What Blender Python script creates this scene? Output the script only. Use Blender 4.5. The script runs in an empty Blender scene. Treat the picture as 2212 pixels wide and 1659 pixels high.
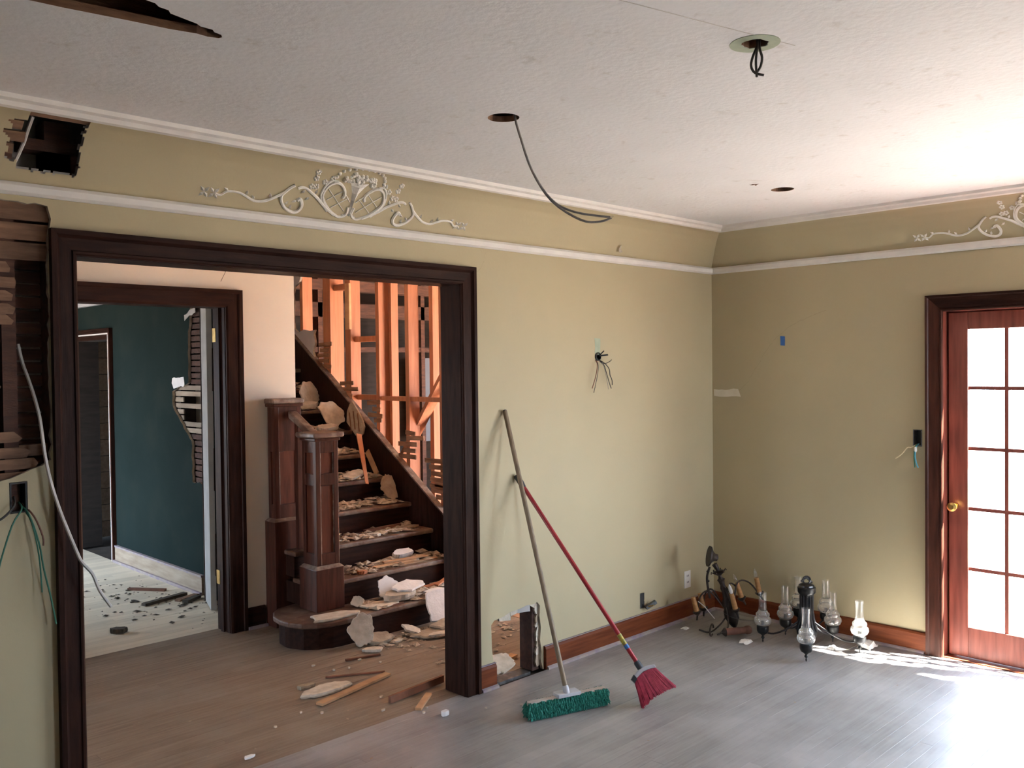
import bpy, bmesh, math, random
from mathutils import Vector, Matrix
from mathutils.noise import noise as pnoise
random.seed(7)
SC = bpy.context.scene
COL = SC.collection
PI = math.pi

# ------------------------------------------------------------------ camera, sky, sun, exposure
cam_d = bpy.data.cameras.new('camera')
cam = bpy.data.objects.new('camera', cam_d)
COL.objects.link(cam)
cam_d.sensor_width = 36.0
cam_d.lens = 1931.285 / 2212.0 * 36.0
cam_d.clip_start = 0.05
_r = Vector((0.71307894, -0.7009871, -0.01164076))
_d = Vector((-0.02216391, -0.00594436, -0.99973668))
_f = Vector((0.70073332, 0.71314917, -0.01977541))
cam.matrix_world = Matrix(((_r.x, -_d.x, -_f.x, -5.3322), (_r.y, -_d.y, -_f.y, -3.4456), (_r.z, -_d.z, -_f.z, 1.7), (0, 0, 0, 1)))
SC.camera = cam

SC.view_settings.view_transform = 'Standard'
SC.view_settings.look = 'None'
SC.view_settings.gamma = 1.0
SC.view_settings.use_curve_mapping = False
SC.view_settings.exposure = -0.22
SKY = 34.0
SUN = 420.0
SKY_COL = (0.66, 0.81, 1.0)
world = bpy.data.worlds.new('sky')
SC.world = world
world.use_nodes = True
bg = world.node_tree.nodes['Background']
bg.inputs[0].default_value = (*SKY_COL, 1)
bg.inputs[1].default_value = SKY
sun_d = bpy.data.lights.new('sun', 'SUN')
sun_d.energy = SUN
sun_d.angle = math.radians(1.2)
sun_d.color = (1.0, 0.96, 0.90)
sun = bpy.data.objects.new('sun', sun_d)
COL.objects.link(sun)
sun.rotation_euler = Vector((-0.52, 1.12, -2.0)).to_track_quat('-Z', 'Y').to_euler()
sun.location = (3, -5, 8)


def portal(loc, direction, w, h):
    d = bpy.data.lights.new('window_portal', 'AREA')
    d.shape = 'RECTANGLE'
    d.size = w
    d.size_y = h
    d.cycles.is_portal = True
    o = bpy.data.objects.new('window_portal', d)
    COL.objects.link(o)
    o.location = loc
    o.rotation_euler = Vector(direction).to_track_quat('-Z', 'Z').to_euler()


portal((0.16, -2.38, 1.0), (-1, 0, 0), 1.72, 2.0)
portal((1.35, -0.02, 1.1), (0, 1, 0), 2.3, 2.1)
portal((-4.76, 4.95, 1.1), (1, 0, 0), 1.1, 2.0)
portal((-7.36, 1.05, 0.7), (1, 0, 0), 0.8, 1.2)
portal((-0.95, -5.76, 1.4), (0, 1, 0), 1.0, 1.4)

SC.cycles.use_denoising = True
SC.cycles.max_bounces = 12
SC.cycles.diffuse_bounces = 7
SC.cycles.glossy_bounces = 4
SC.cycles.transparent_max_bounces = 16
SC.cycles.caustics_reflective = False
SC.cycles.caustics_refractive = False
SC.cycles.sample_clamp_indirect = 120.0


# ------------------------------------------------------------------ materials
def mat(name, c1, c2=None, scale=6.0, rough=0.6, bump=0.0, bscale=None, stretch=(1, 1, 1), metal=0.0, rnd=0.0, detail=4.0, spec=0.5, blotch=None, blotch_c=None, rvar=0.0):
    """c1..c2 mixed by stretched noise over world position; rnd = brightness spread from object to object; blotch = (scale, low, high) patches of blotch_c"""
    m = bpy.data.materials.new(name)
    m.use_nodes = True
    nt = m.node_tree
    N, L = nt.nodes, nt.links
    b = N['Principled BSDF']
    b.inputs['Roughness'].default_value = rough
    b.inputs['Metallic'].default_value = metal
    b.inputs['Specular IOR Level'].default_value = spec
    if c2 is None:
        c2 = tuple(x * 0.8 for x in c1)
    geo = N.new('ShaderNodeNewGeometry')
    mp = N.new('ShaderNodeMapping')
    mp.inputs['Scale'].default_value = stretch
    L.new(geo.outputs['Position'], mp.inputs['Vector'])
    vec = mp.outputs['Vector']
    if rnd:
        oi = N.new('ShaderNodeObjectInfo')
        ad = N.new('ShaderNodeVectorMath')
        ad.operation = 'MULTIPLY_ADD'
        cm = N.new('ShaderNodeCombineXYZ')
        for i in range(3):
            L.new(oi.outputs['Random'], cm.inputs[i])
        L.new(cm.outputs[0], ad.inputs[0])
        ad.inputs[1].default_value = (17.0, 9.0, 23.0)
        L.new(vec, ad.inputs[2])
        vec = ad.outputs[0]
    no = N.new('ShaderNodeTexNoise')
    no.inputs['Scale'].default_value = scale
    no.inputs['Detail'].default_value = detail
    L.new(vec, no.inputs['Vector'])
    rp = N.new('ShaderNodeMapRange')
    rp.inputs[1].default_value = 0.32
    rp.inputs[2].default_value = 0.68
    L.new(no.outputs['Fac'], rp.inputs[0])
    mx = N.new('ShaderNodeMix')
    mx.data_type = 'RGBA'
    mx.inputs[6].default_value = (*c1, 1)
    mx.inputs[7].default_value = (*c2, 1)
    L.new(rp.outputs[0], mx.inputs[0])
    out = mx.outputs[2]
    if blotch:
        n2 = N.new('ShaderNodeTexNoise')
        n2.inputs['Scale'].default_value = blotch[0]
        n2.inputs['Detail'].default_value = 6.0
        n2.inputs['Roughness'].default_value = 0.62
        L.new(geo.outputs['Position'], n2.inputs['Vector'])
        r2 = N.new('ShaderNodeMapRange')
        r2.inputs[1].default_value = blotch[1]
        r2.inputs[2].default_value = blotch[2]
        L.new(n2.outputs['Fac'], r2.inputs[0])
        m2 = N.new('ShaderNodeMix')
        m2.data_type = 'RGBA'
        L.new(r2.outputs[0], m2.inputs[0])
        L.new(out, m2.inputs[6])
        m2.inputs[7].default_value = (*blotch_c, 1)
        out = m2.outputs[2]
    if rnd:
        hs = N.new('ShaderNodeHueSaturation')
        mr = N.new('ShaderNodeMapRange')
        mr.inputs[3].default_value = 1 - rnd
        mr.inputs[4].default_value = 1 + rnd
        L.new(oi.outputs['Random'], mr.inputs[0])
        L.new(mr.outputs[0], hs.inputs['Value'])
        L.new(out, hs.inputs['Color'])
        out = hs.outputs['Color']
    L.new(out, b.inputs['Base Color'])
    if rvar:
        rr = N.new('ShaderNodeMapRange')
        rr.inputs[3].default_value = rough - rvar
        rr.inputs[4].default_value = rough + rvar
        L.new(no.outputs['Fac'], rr.inputs[0])
        L.new(rr.outputs[0], b.inputs['Roughness'])
    if bump:
        n3 = N.new('ShaderNodeTexNoise')
        n3.inputs['Scale'].default_value = bscale or scale * 3
        n3.inputs['Detail'].default_value = 5.0
        L.new(vec, n3.inputs['Vector'])
        bp = N.new('ShaderNodeBump')
        bp.inputs['Strength'].default_value = bump
        bp.inputs['Distance'].default_value = 0.01
        L.new(n3.outputs['Fac'], bp.inputs['Height'])
        L.new(bp.outputs['Normal'], b.inputs['Normal'])
    return m


def glass_mat(name, tint, gloss=0.12, haze=0.0):
    m = bpy.data.materials.new(name)
    m.use_nodes = True
    nt = m.node_tree
    N, L = nt.nodes, nt.links
    N.remove(N['Principled BSDF'])
    out = N['Material Output']
    tr = N.new('ShaderNodeBsdfTransparent')
    tr.inputs[0].default_value = (*tint, 1)
    gl = N.new('ShaderNodeBsdfGlossy')
    gl.inputs['Roughness'].default_value = 0.03
    lw = N.new('ShaderNodeLayerWeight')
    lw.inputs['Blend'].default_value = 0.35
    mr = N.new('ShaderNodeMapRange')
    mr.inputs[3].default_value = gloss * 0.4
    mr.inputs[4].default_value = min(1.0, gloss * 4)
    L.new(lw.outputs['Facing'], mr.inputs[0])
    mx = N.new('ShaderNodeMixShader')
    L.new(mr.outputs[0], mx.inputs[0])
    L.new(tr.outputs[0], mx.inputs[1])
    L.new(gl.outputs[0], mx.inputs[2])
    last = mx.outputs[0]
    if haze:
        df = N.new('ShaderNodeBsdfTranslucent')
        df.inputs[0].default_value = (0.9, 0.88, 0.84, 1)
        d2 = N.new('ShaderNodeBsdfDiffuse')
        d2.inputs[0].default_value = (0.9, 0.88, 0.84, 1)
        m0 = N.new('ShaderNodeMixShader')
        L.new(df.outputs[0], m0.inputs[1])
        L.new(d2.outputs[0], m0.inputs[2])
        m3 = N.new('ShaderNodeMixShader')
        m3.inputs[0].default_value = haze
        L.new(last, m3.inputs[1])
        L.new(m0.outputs[0], m3.inputs[2])
        last = m3.outputs[0]
    L.new(last, out.inputs['Surface'])
    return m


M = {}
M['yellow'] = mat('yellow wall paint', (0.475, 0.41, 0.262), (0.44, 0.38, 0.243), 1.6, 0.6, 0.06, 60, spec=0.3, blotch=(2.2, 0.56, 0.9), blotch_c=(0.44, 0.39, 0.27))
M['yellow_edge'] = mat('raw plaster', (0.52, 0.47, 0.40), (0.30, 0.26, 0.21), 30, 0.9, 0.5, 60)
M['ceiling'] = mat('ceiling paint', (0.79, 0.80, 0.825), (0.75, 0.76, 0.78), 2.5, 0.7, 0.25, 45, blotch=(14, 0.60, 0.8), blotch_c=(0.60, 0.58, 0.56))
M['white'] = mat('white trim paint', (0.76, 0.74, 0.71), (0.70, 0.68, 0.66), 12, 0.5)
M['plasterwhite'] = mat('ornament plaster', (0.82, 0.80, 0.75), (0.74, 0.72, 0.66), 40, 0.7, 0.2, 80)
M['dark'] = mat('dark mahogany stain', (0.036, 0.016, 0.011), (0.018, 0.008, 0.006), 7, 0.42, 0.1, 30, stretch=(6, 6, 0.7), rvar=0.08, spec=0.06)
M['dark_h'] = mat('dark mahogany stain sideways', (0.036, 0.016, 0.011), (0.018, 0.008, 0.006), 7, 0.42, 0.1, 30, stretch=(0.7, 6, 6), rvar=0.08, spec=0.06)
M['dark_y'] = mat('dark mahogany stain lengthways', (0.036, 0.016, 0.011), (0.018, 0.008, 0.006), 7, 0.42, 0.1, 30, stretch=(6, 0.7, 6), rvar=0.08, spec=0.06)
M['base'] = mat('baseboard stain', (0.185, 0.052, 0.020), (0.105, 0.028, 0.012), 6, 0.42, 0.05, 30, stretch=(0.6, 0.6, 8), spec=0.10)
M['door'] = mat('door mahogany', (0.30, 0.090, 0.062), (0.18, 0.050, 0.036), 6, 0.34, 0.05, 30, stretch=(6, 6, 0.6))
M['dust'] = mat('dusty wood edge', (0.36, 0.30, 0.26), (0.25, 0.20, 0.25), 20, 0.9)
M['floor'] = mat('dusty oak strip', (0.272, 0.258, 0.252), (0.218, 0.203, 0.194), 5, 0.42, 0.03, 40, stretch=(0.8, 14, 1), rnd=0.07, blotch=(1.5, 0.42, 0.68), blotch_c=(0.37, 0.35, 0.345), rvar=0.05, spec=1.0)
M['floor_brown'] = mat('bare oak strip', (0.25, 0.192, 0.142), (0.18, 0.132, 0.094), 5, 0.5, 0.10, 40, stretch=(0.8, 14, 1), rnd=0.10, blotch=(1.5, 0.45, 0.75), blotch_c=(0.28, 0.235, 0.19), spec=0.3)
M['floor_pale'] = mat('pale oak strip', (0.70, 0.61, 0.48), (0.62, 0.535, 0.415), 5, 0.6, 0.10, 40, stretch=(0.8, 14, 1), rnd=0.10, blotch=(1.5, 0.42, 0.68), blotch_c=(0.74, 0.655, 0.52), spec=0.3)  # paler boards, laid in the teal room only
M['floor_slab'] = mat('subfloor', (0.07, 0.055, 0.045), (0.04, 0.032, 0.028), 8, 0.9)
M['hallwhite'] = mat('hall wall paint', (0.70, 0.645, 0.57), (0.66, 0.61, 0.54), 2, 0.6, 0.05, 40)
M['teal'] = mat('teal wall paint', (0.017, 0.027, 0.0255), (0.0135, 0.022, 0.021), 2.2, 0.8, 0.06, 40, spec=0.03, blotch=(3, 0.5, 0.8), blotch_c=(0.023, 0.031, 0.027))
M['grey'] = mat('grey unpainted plaster', (0.42, 0.41, 0.40), (0.34, 0.33, 0.32), 9, 0.8, 0.15, 40)
M['greyblue'] = mat('pale blue grey plaster', (0.50, 0.50, 0.54), (0.43, 0.43, 0.46), 5, 0.8, 0.1, 40)
M['stud'] = mat('pine stud', (0.47, 0.195, 0.10), (0.38, 0.145, 0.07), 5, 0.7, 0.12, 40, stretch=(9, 9, 0.6), rnd=0.18)
M['lath'] = mat('old lath', (0.24, 0.135, 0.08), (0.13, 0.07, 0.042), 8, 0.85, 0.2, 60, stretch=(1, 6, 6), rnd=0.25)
M['lath_y'] = mat('old lath lengthways', (0.36, 0.20, 0.12), (0.20, 0.10, 0.06), 8, 0.85, 0.2, 60, stretch=(6, 1, 6), rnd=0.25)
M['lath_dark'] = mat('shadowy lath', (0.10, 0.045, 0.03), (0.05, 0.025, 0.018), 8, 0.9, 0.2, 60, stretch=(1, 6, 6), rnd=0.25)  # darker copy of old lath, shade included in its colour
M['stick'] = mat('fresh lath stick', (0.50, 0.30, 0.16), (0.36, 0.20, 0.10), 12, 0.8, 0.1, 60, rnd=0.2)
M['stick_dark'] = mat('stained lath stick', (0.22, 0.09, 0.05), (0.13, 0.055, 0.03), 12, 0.8, 0.1, 60, rnd=0.2)
M['stick_orange'] = mat('orange lath stick', (0.52, 0.20, 0.09), (0.40, 0.14, 0.06), 12, 0.7, 0.1, 60)
M['plank'] = mat('pale closet board', (0.34, 0.27, 0.20), (0.24, 0.18, 0.13), 7, 0.8, stretch=(5, 0.7, 5), rnd=0.2)
M['tread'] = mat('worn stair tread', (0.14, 0.075, 0.048), (0.085, 0.042, 0.028), 6, 0.5, 0.1, 40, stretch=(0.8, 6, 6), blotch=(5, 0.46, 0.7), blotch_c=(0.25, 0.195, 0.15), spec=0.25)
M['newel'] = mat('newel mahogany', (0.085, 0.029, 0.018), (0.042, 0.015, 0.010), 7, 0.33, 0.08, 30, stretch=(6, 6, 0.7), spec=0.2)
M['newel_panel'] = mat('newel panel mahogany', (0.13, 0.040, 0.022), (0.075, 0.022, 0.013), 7, 0.36, stretch=(6, 6, 0.7), spec=0.2)
M['rail'] = mat('dusty handrail', (0.15, 0.085, 0.06), (0.08, 0.042, 0.03), 9, 0.45, blotch=(12, 0.45, 0.7), blotch_c=(0.30, 0.25, 0.21))
M['plaster'] = mat('broken plaster face', (0.62, 0.55, 0.455), (0.46, 0.395, 0.31), 22, 0.9, 0.4, 60, rnd=0.12)
M['plaster_brown'] = mat('brown coat plaster', (0.42, 0.34, 0.25), (0.30, 0.23, 0.165), 20, 0.95, 0.6, 50, rnd=0.15)
M['plaster_white'] = mat('white coat plaster', (0.80, 0.78, 0.78), (0.70, 0.68, 0.67), 14, 0.85, 0.3, 60)
M['rubble'] = mat('plaster rubble', (0.50, 0.41, 0.31), (0.30, 0.235, 0.17), 40, 0.95, 0.4, 80)
M['rubble_dark'] = mat('dark wood splinters', (0.09, 0.07, 0.05), (0.05, 0.04, 0.03), 30, 0.9)
M['black'] = mat('black metal', (0.018, 0.018, 0.02), (0.03, 0.03, 0.03), 20, 0.4, metal=0.6)
M['blackbox'] = mat('black junction box', (0.012, 0.012, 0.013), (0.02, 0.02, 0.02), 30, 0.7)
M['gunmetal'] = mat('gunmetal', (0.10, 0.10, 0.105), (0.06, 0.06, 0.065), 20, 0.28, metal=0.9)
M['iron'] = mat('aged iron', (0.055, 0.04, 0.032), (0.025, 0.018, 0.015), 30, 0.55, 0.2, 80, metal=0.5)
M['brass'] = mat('brass', (0.45, 0.28, 0.08), (0.3, 0.18, 0.05), 30, 0.4, metal=0.8)
M['candle'] = mat('amber candle sleeve', (0.42, 0.22, 0.075), (0.30, 0.14, 0.045), 20, 0.45, stretch=(1, 1, 4))
M['rust'] = mat('rusty metal', (0.20, 0.09, 0.06), (0.12, 0.05, 0.035), 20, 0.7, 0.2, 60)
M['bulb'] = glass_mat('clear bulb glass', (0.97, 0.97, 0.96), 0.10, 0.06)
M['frost'] = mat('frosted bulb', (0.62, 0.60, 0.56), (0.55, 0.53, 0.5), 20, 0.35)
M['chimney'] = glass_mat('lamp chimney glass', (0.96, 0.96, 0.95), 0.15, 0.06)
M['chimney_bowl'] = glass_mat('lamp chimney bowl glass', (0.92, 0.91, 0.89), 0.20, 0.25)
M['pane'] = glass_mat('window glass', (0.93, 0.95, 0.95), 0.06)
M['cable_white'] = mat('white cable', (0.60, 0.58, 0.55), (0.48, 0.46, 0.44), 20, 0.5)
M['cable_grey'] = mat('grey cable', (0.26, 0.25, 0.24), (0.18, 0.17, 0.165), 40, 0.6)
M['cable_black'] = mat('black cable', (0.03, 0.028, 0.025), (0.05, 0.045, 0.04), 40, 0.6)
M['wire_green'] = mat('green wire', (0.03, 0.14, 0.09), (0.04, 0.18, 0.12), 40, 0.5)
M['wire_blue'] = mat('blue wire', (0.10, 0.42, 0.55), (0.08, 0.35, 0.5), 40, 0.5)
M['wire_red'] = mat('red brown wire', (0.20, 0.08, 0.05), (0.14, 0.05, 0.03), 40, 0.6)
M['wire_cream'] = mat('cream wire', (0.75, 0.66, 0.42), (0.65, 0.56, 0.35), 40, 0.5)
M['oldgreen'] = mat('old green paint', (0.40, 0.46, 0.34), (0.34, 0.40, 0.30), 30, 0.7)
M['tape_blue'] = mat('blue painter tape', (0.035, 0.14, 0.42), (0.03, 0.12, 0.36), 40, 0.6)
M['tape_clear'] = mat('joint tape', (0.72, 0.68, 0.58), (0.66, 0.62, 0.5), 20, 0.6)
M['outlet'] = mat('white plastic', (0.78, 0.77, 0.74), (0.74, 0.73, 0.70), 20, 0.35)
M['slot'] = mat('dark slot', (0.02, 0.02, 0.02), (0.03, 0.03, 0.03), 20, 0.7)
M['handle_wood'] = mat('worn broom handle', (0.27, 0.20, 0.125), (0.17, 0.12, 0.075), 9, 0.6, stretch=(8, 8, 0.9))
M['handle_red'] = mat('red broom handle', (0.34, 0.022, 0.03), (0.28, 0.016, 0.024), 9, 0.3)
M['green_bristle'] = mat('green bristle', (0.006, 0.115, 0.09), (0.028, 0.30, 0.235), 120, 0.75)
M['green_core'] = mat('dark green bristle core', (0.006, 0.085, 0.066), (0.01, 0.11, 0.085), 60, 0.85)
M['pink_bristle'] = mat('pink bristle', (0.56, 0.062, 0.125), (0.34, 0.026, 0.062), 45, 0.55)
M['pink_core'] = mat('dark red bristle core', (0.19, 0.014, 0.03), (0.13, 0.01, 0.02), 60, 0.7)
M['label_yellow'] = mat('yellow label', (0.55, 0.42, 0.05), (0.14, 0.17, 0.05), 90, 0.4)
M['label_blue'] = mat('blue label', (0.04, 0.18, 0.45), (0.03, 0.15, 0.4), 60, 0.4)
M['grey_plastic'] = mat('grey plastic', (0.50, 0.51, 0.55), (0.44, 0.45, 0.49), 20, 0.4)
M['dark_plastic'] = mat('dark plastic', (0.03, 0.035, 0.045), (0.025, 0.03, 0.035), 20, 0.5)
M['block_wood'] = mat('pale broom block', (0.50, 0.45, 0.40), (0.40, 0.35, 0.31), 15, 0.7)
M['paper'] = mat('crumpled paper', (0.80, 0.79, 0.77), (0.74, 0.73, 0.71), 20, 0.8)
M['patio'] = mat('brick paving', (0.22, 0.19, 0.17), (0.16, 0.14, 0.125), 1.5, 0.9)
M['outer'] = mat('outer stucco', (0.60, 0.57, 0.52), (0.55, 0.52, 0.47), 3, 0.9)
M['void'] = mat('shade dark boards', (0.030, 0.022, 0.018), (0.018, 0.013, 0.011), 6, 0.95, stretch=(1, 1, 6))  # near-black colour stands in for the darkness of unlit spaces
M['brown_floor'] = mat('red oak floor', (0.38, 0.215, 0.13), (0.32, 0.175, 0.10), 5, 0.5, stretch=(0.8, 12, 1))
M['blue_thing'] = mat('blue plastic', (0.10, 0.20, 0.45), (0.08, 0.16, 0.38), 20, 0.5)
M['door_grey'] = mat('blue grey door paint', (0.10, 0.115, 0.14), (0.085, 0.10, 0.12), 6, 0.5)
M['crack'] = mat('crack line', (0.40, 0.34, 0.22), (0.34, 0.29, 0.19), 40, 0.9)
M['crack_pale'] = mat('ceiling crack line', (0.56, 0.54, 0.53), (0.66, 0.65, 0.64), 9, 0.9)
M['duct'] = mat('dusty duct metal', (0.15, 0.15, 0.15), (0.09, 0.09, 0.09), 12, 0.5, metal=0.5, blotch=(20, 0.5, 0.7), blotch_c=(0.3, 0.29, 0.28))


# ------------------------------------------------------------------ building helpers
def origin(p):
    v = Vector((0, 0, 0))
    while p is not None:
        v += Vector(p.location)
        p = p.parent
    return v


def setp(o, label=None, cat=None, group=None, kind=None):
    if label:
        o['label'] = label
    if cat:
        o['category'] = cat
    if group:
        o['group'] = group
    if kind:
        o['kind'] = kind
    return o


def empty(name, loc, label=None, cat=None, group=None, kind=None):
    o = bpy.data.objects.new(name, None)
    o.empty_display_size = 0.05
    COL.objects.link(o)
    o.location = loc
    return setp(o, label, cat, group, kind)


class MB:
    def __init__(s):
        s.v = []
        s.f = []

    def add(s, vs, fs):
        b = len(s.v)
        s.v += [tuple(v) for v in vs]
        s.f += [tuple(i + b for i in f) for f in fs]
        return s

    def box(s, x0, x1, y0, y1, z0, z1):
        return s.add([(x0, y0, z0), (x1, y0, z0), (x1, y1, z0), (x0, y1, z0), (x0, y0, z1), (x1, y0, z1), (x1, y1, z1), (x0, y1, z1)],
                     [(3, 2, 1, 0), (4, 5, 6, 7), (0, 1, 5, 4), (1, 2, 6, 5), (2, 3, 7, 6), (3, 0, 4, 7)])

    def bar(s, a, b, w, h, up=(0, 0, 1), taper=1.0):
        """a box from a to b, w wide and h high"""
        a, b = Vector(a), Vector(b)
        d = (b - a).normalized()
        up = Vector(up)
        if abs(d.dot(up)) > 0.98:
            up = Vector((1, 0, 0))
        r = d.cross(up).normalized()
        u = r.cross(d)
        vs = []
        for p, k in ((a, 1.0), (b, taper)):
            for i, j in ((-1, -1), (1, -1), (1, 1), (-1, 1)):
                vs.append(p + r * (i * w / 2 * k) + u * (j * h / 2 * k))
        return s.add(vs, [(3, 2, 1, 0), (4, 5, 6, 7), (0, 1, 5, 4), (1, 2, 6, 5), (2, 3, 7, 6), (3, 0, 4, 7)])

    def tube(s, pts, r, n=6, cap=True):
        pts = [Vector(p) for p in pts]
        rs = r if isinstance(r, (list, tuple)) else [r] * len(pts)
        d0 = (pts[1] - pts[0]).normalized()
        u = Vector((0, 0, 1)) if abs(d0.z) < 0.9 else Vector((1, 0, 0))
        u = (u - d0 * u.dot(d0)).normalized()
        vs, fs = [], []
        for i, p in enumerate(pts):
            d = ((pts[min(i + 1, len(pts) - 1)] - pts[max(i - 1, 0)])).normalized()
            u = (u - d * u.dot(d))
            u = u.normalized() if u.length > 1e-6 else d.orthogonal().normalized()
            w = d.cross(u)
            for k in range(n):
                a = 2 * PI * k / n
                vs.append(p + (u * math.cos(a) + w * math.sin(a)) * rs[i])
        for i in range(len(pts) - 1):
            for k in range(n):
                a, b = i * n + k, i * n + (k + 1) % n
                fs.append((a, b, b + n, a + n))
        if cap:
            fs.append(tuple(range(n - 1, -1, -1)))
            e = (len(pts) - 1) * n
            fs.append(tuple(range(e, e + n)))
        return s.add(vs, fs)

    def lathe(s, base, axis, prof, n=20, cap=(True, True)):
        base, axis = Vector(base), Vector(axis).normalized()
        u = axis.orthogonal().normalized()
        w = axis.cross(u)
        vs, fs = [], []
        for r, h in prof:
            for k in range(n):
                a = 2 * PI * k / n
                vs.append(base + axis * h + (u * math.cos(a) + w * math.sin(a)) * r)
        for i in range(len(prof) - 1):
            for k in range(n):
                a, b = i * n + k, i * n + (k + 1) % n
                fs.append((a, b, b + n, a + n))
        if cap[0]:
            fs.append(tuple(range(n - 1, -1, -1)))
        if cap[1]:
            e = (len(prof) - 1) * n
            fs.append(tuple(range(e, e + n)))
        return s.add(vs, fs)

    def prism(s, poly, vec):
        vec = Vector(vec)
        n = len(poly)
        a = [Vector(p) for p in poly]
        vs = a + [p + vec for p in a]
        fs = [tuple(range(n - 1, -1, -1)), tuple(range(n, 2 * n))] + [(i, (i + 1) % n, (i + 1) % n + n, i + n) for i in range(n)]
        return s.add(vs, fs)

    def build(s, name, m, parent=None, label=None, cat=None, group=None, kind=None, smooth=False, bevel=0.0, loc=None):
        if parent is None and loc is None and s.v:
            xs, ys, zs = zip(*s.v)
            loc = ((min(xs) + max(xs)) / 2, (min(ys) + max(ys)) / 2, min(zs))
        lo = Vector(loc or (0, 0, 0))
        off = origin(parent) + lo
        me = bpy.data.meshes.new(name)
        me.from_pydata([tuple(Vector(v) - off) for v in s.v], [], s.f)
        me.validate()
        bm = bmesh.new()
        bm.from_mesh(me)
        bmesh.ops.recalc_face_normals(bm, faces=bm.faces)
        bm.to_mesh(me)
        bm.free()
        if smooth:
            me.polygons.foreach_set('use_smooth', [True] * len(me.polygons))
            try:
                me.set_sharp_from_angle(angle=math.radians(40))
            except Exception:
                pass
        me.materials.append(M[m])
        o = bpy.data.objects.new(name, me)
        COL.objects.link(o)
        o.parent = parent
        o.location = lo
        if bevel:
            md = o.modifiers.new('bevel', 'BEVEL')
            md.width = bevel
            md.segments = 2
            md.limit_method = 'ANGLE'
        return setp(o, label, cat, group, kind)


def box(name, m, x0, x1, y0, y1, z0, z1, parent=None, **k):
    return MB().box(x0, x1, y0, y1, z0, z1).build(name, m, parent, **k)


def plate(name, m, outer, holes, fn, t, parent=None, **k):
    """flat sheet with holes: outline in (u, v), fn(u, v, w) places it, w runs 0..t into the wall"""
    cu = bpy.data.curves.new('outline', 'CURVE')
    cu.dimensions = '2D'
    cu.fill_mode = 'BOTH'
    cu.extrude = t / 2
    for ring in [outer] + list(holes):
        sp = cu.splines.new('POLY')
        sp.points.add(len(ring) - 1)
        for p, q in zip(sp.points, ring):
            p.co = (q[0], q[1], 0, 1)
        sp.use_cyclic_u = True
    tmp = bpy.data.objects.new('outline', cu)
    COL.objects.link(tmp)
    dg = bpy.context.evaluated_depsgraph_get()
    me = bpy.data.meshes.new_from_object(tmp.evaluated_get(dg))
    vs = [fn(v.co.x, v.co.y, v.co.z + t / 2) for v in me.vertices]
    fs = [tuple(p.vertices) for p in me.polygons]
    bpy.data.objects.remove(tmp)
    bpy.data.curves.remove(cu)
    bpy.data.meshes.remove(me)
    mb = MB()
    mb.add(vs, fs)
    o = mb.build(name, m, parent, **k)
    bm = bmesh.new()
    bm.from_mesh(o.data)
    bmesh.ops.remove_doubles(bm, verts=bm.verts, dist=1e-5)
    bmesh.ops.recalc_face_normals(bm, faces=bm.faces)
    bm.to_mesh(o.data)
    bm.free()
    return o


def rect(a, b, c, d):
    return [(a, c), (b, c), (b, d), (a, d)]


def ragged(pts, step=0.03, amp=0.008, seed=0):
    rg = random.Random(seed)
    out = []
    n = len(pts)
    for i in range(n):
        a, b = Vector(pts[i]), Vector(pts[(i + 1) % n])
        L = (b - a).length
        k = max(1, int(L / step))
        t = (b - a).normalized()
        nn = Vector((-t.y, t.x))
        for j in range(k):
            p = a + (b - a) * (j / k)
            q = p + nn * rg.uniform(-amp, amp) + t * rg.uniform(-0.3, 0.3) * step * 0.5
            out.append((q.x, q.y))
    return out


def circle(cx, cy, r, n=24, amp=0, seed=0):
    rg = random.Random(seed)
    return [(cx + (r + rg.uniform(-amp, amp)) * math.cos(2 * PI * i / n), cy + (r + rg.uniform(-amp, amp)) * math.sin(2 * PI * i / n)) for i in range(n)]


def smooth_path(pts, k=4):
    pts = [Vector(p) for p in pts]
    out = []
    n = len(pts)
    for i in range(n - 1):
        p0, p1, p2, p3 = pts[max(i - 1, 0)], pts[i], pts[i + 1], pts[min(i + 2, n - 1)]
        for j in range(k):
            t = j / k
            out.append(0.5 * ((2 * p1) + (p2 - p0) * t + (2 * p0 - 5 * p1 + 4 * p2 - p3) * t * t + (3 * p1 - p0 - 3 * p2 + p3) * t ** 3))
    out.append(pts[-1])
    return out


def casing(parent, P, u0, u1, vtop, prof, mside, mhead, right=True, left=True, vbot=0.0):
    """door casing mitred round an opening; prof = closed ring of (outward offset, projection); P(u, v, d) gives the world point"""
    n = len(prof)

    def part(name, m, ends):
        vs = []
        for e in ends:
            for o, d in prof:
                vs.append(P(*e(o), d))
        fs = [tuple(range(n - 1, -1, -1)), tuple(range(n, 2 * n))] + [(i, (i + 1) % n, (i + 1) % n + n, i + n) for i in range(n)]
        MB().add(vs, fs).build(name, m, parent)
    if left:
        part('side_casing', mside, (lambda o: (u0 - o, vbot), lambda o: (u0 - o, vtop + o)))
    part('head_casing', mhead, (lambda o: (u0 - o, vtop + o), lambda o: (u1 + o, vtop + o)))
    if right:
        part('side_casing', mside, (lambda o: (u1 + o, vtop + o), lambda o: (u1 + o, vbot)))


# ------------------------------------------------------------------ wall planes
WP = lambda u, v, w: (u, w, v)              # back wall: u = x, v = z, w runs into the wall (+y)
RP = lambda u, v, w: (w, u, v)              # right wall: u = y, v = z, w runs into the wall (+x)
CP = lambda u, v, w: (u, v, 2.605 + w)      # ceiling
OPX0, OPX1, OPZ = -4.172, -2.312, 2.122


def two_tone(o, axis, edge):
    """faces that do not face along the sheet's normal show the broken core"""
    o.data.materials.append(M[edge])
    for p in o.data.polygons:
        if abs(p.normal[axis]) < 0.6:
            p.material_index = 1


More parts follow.
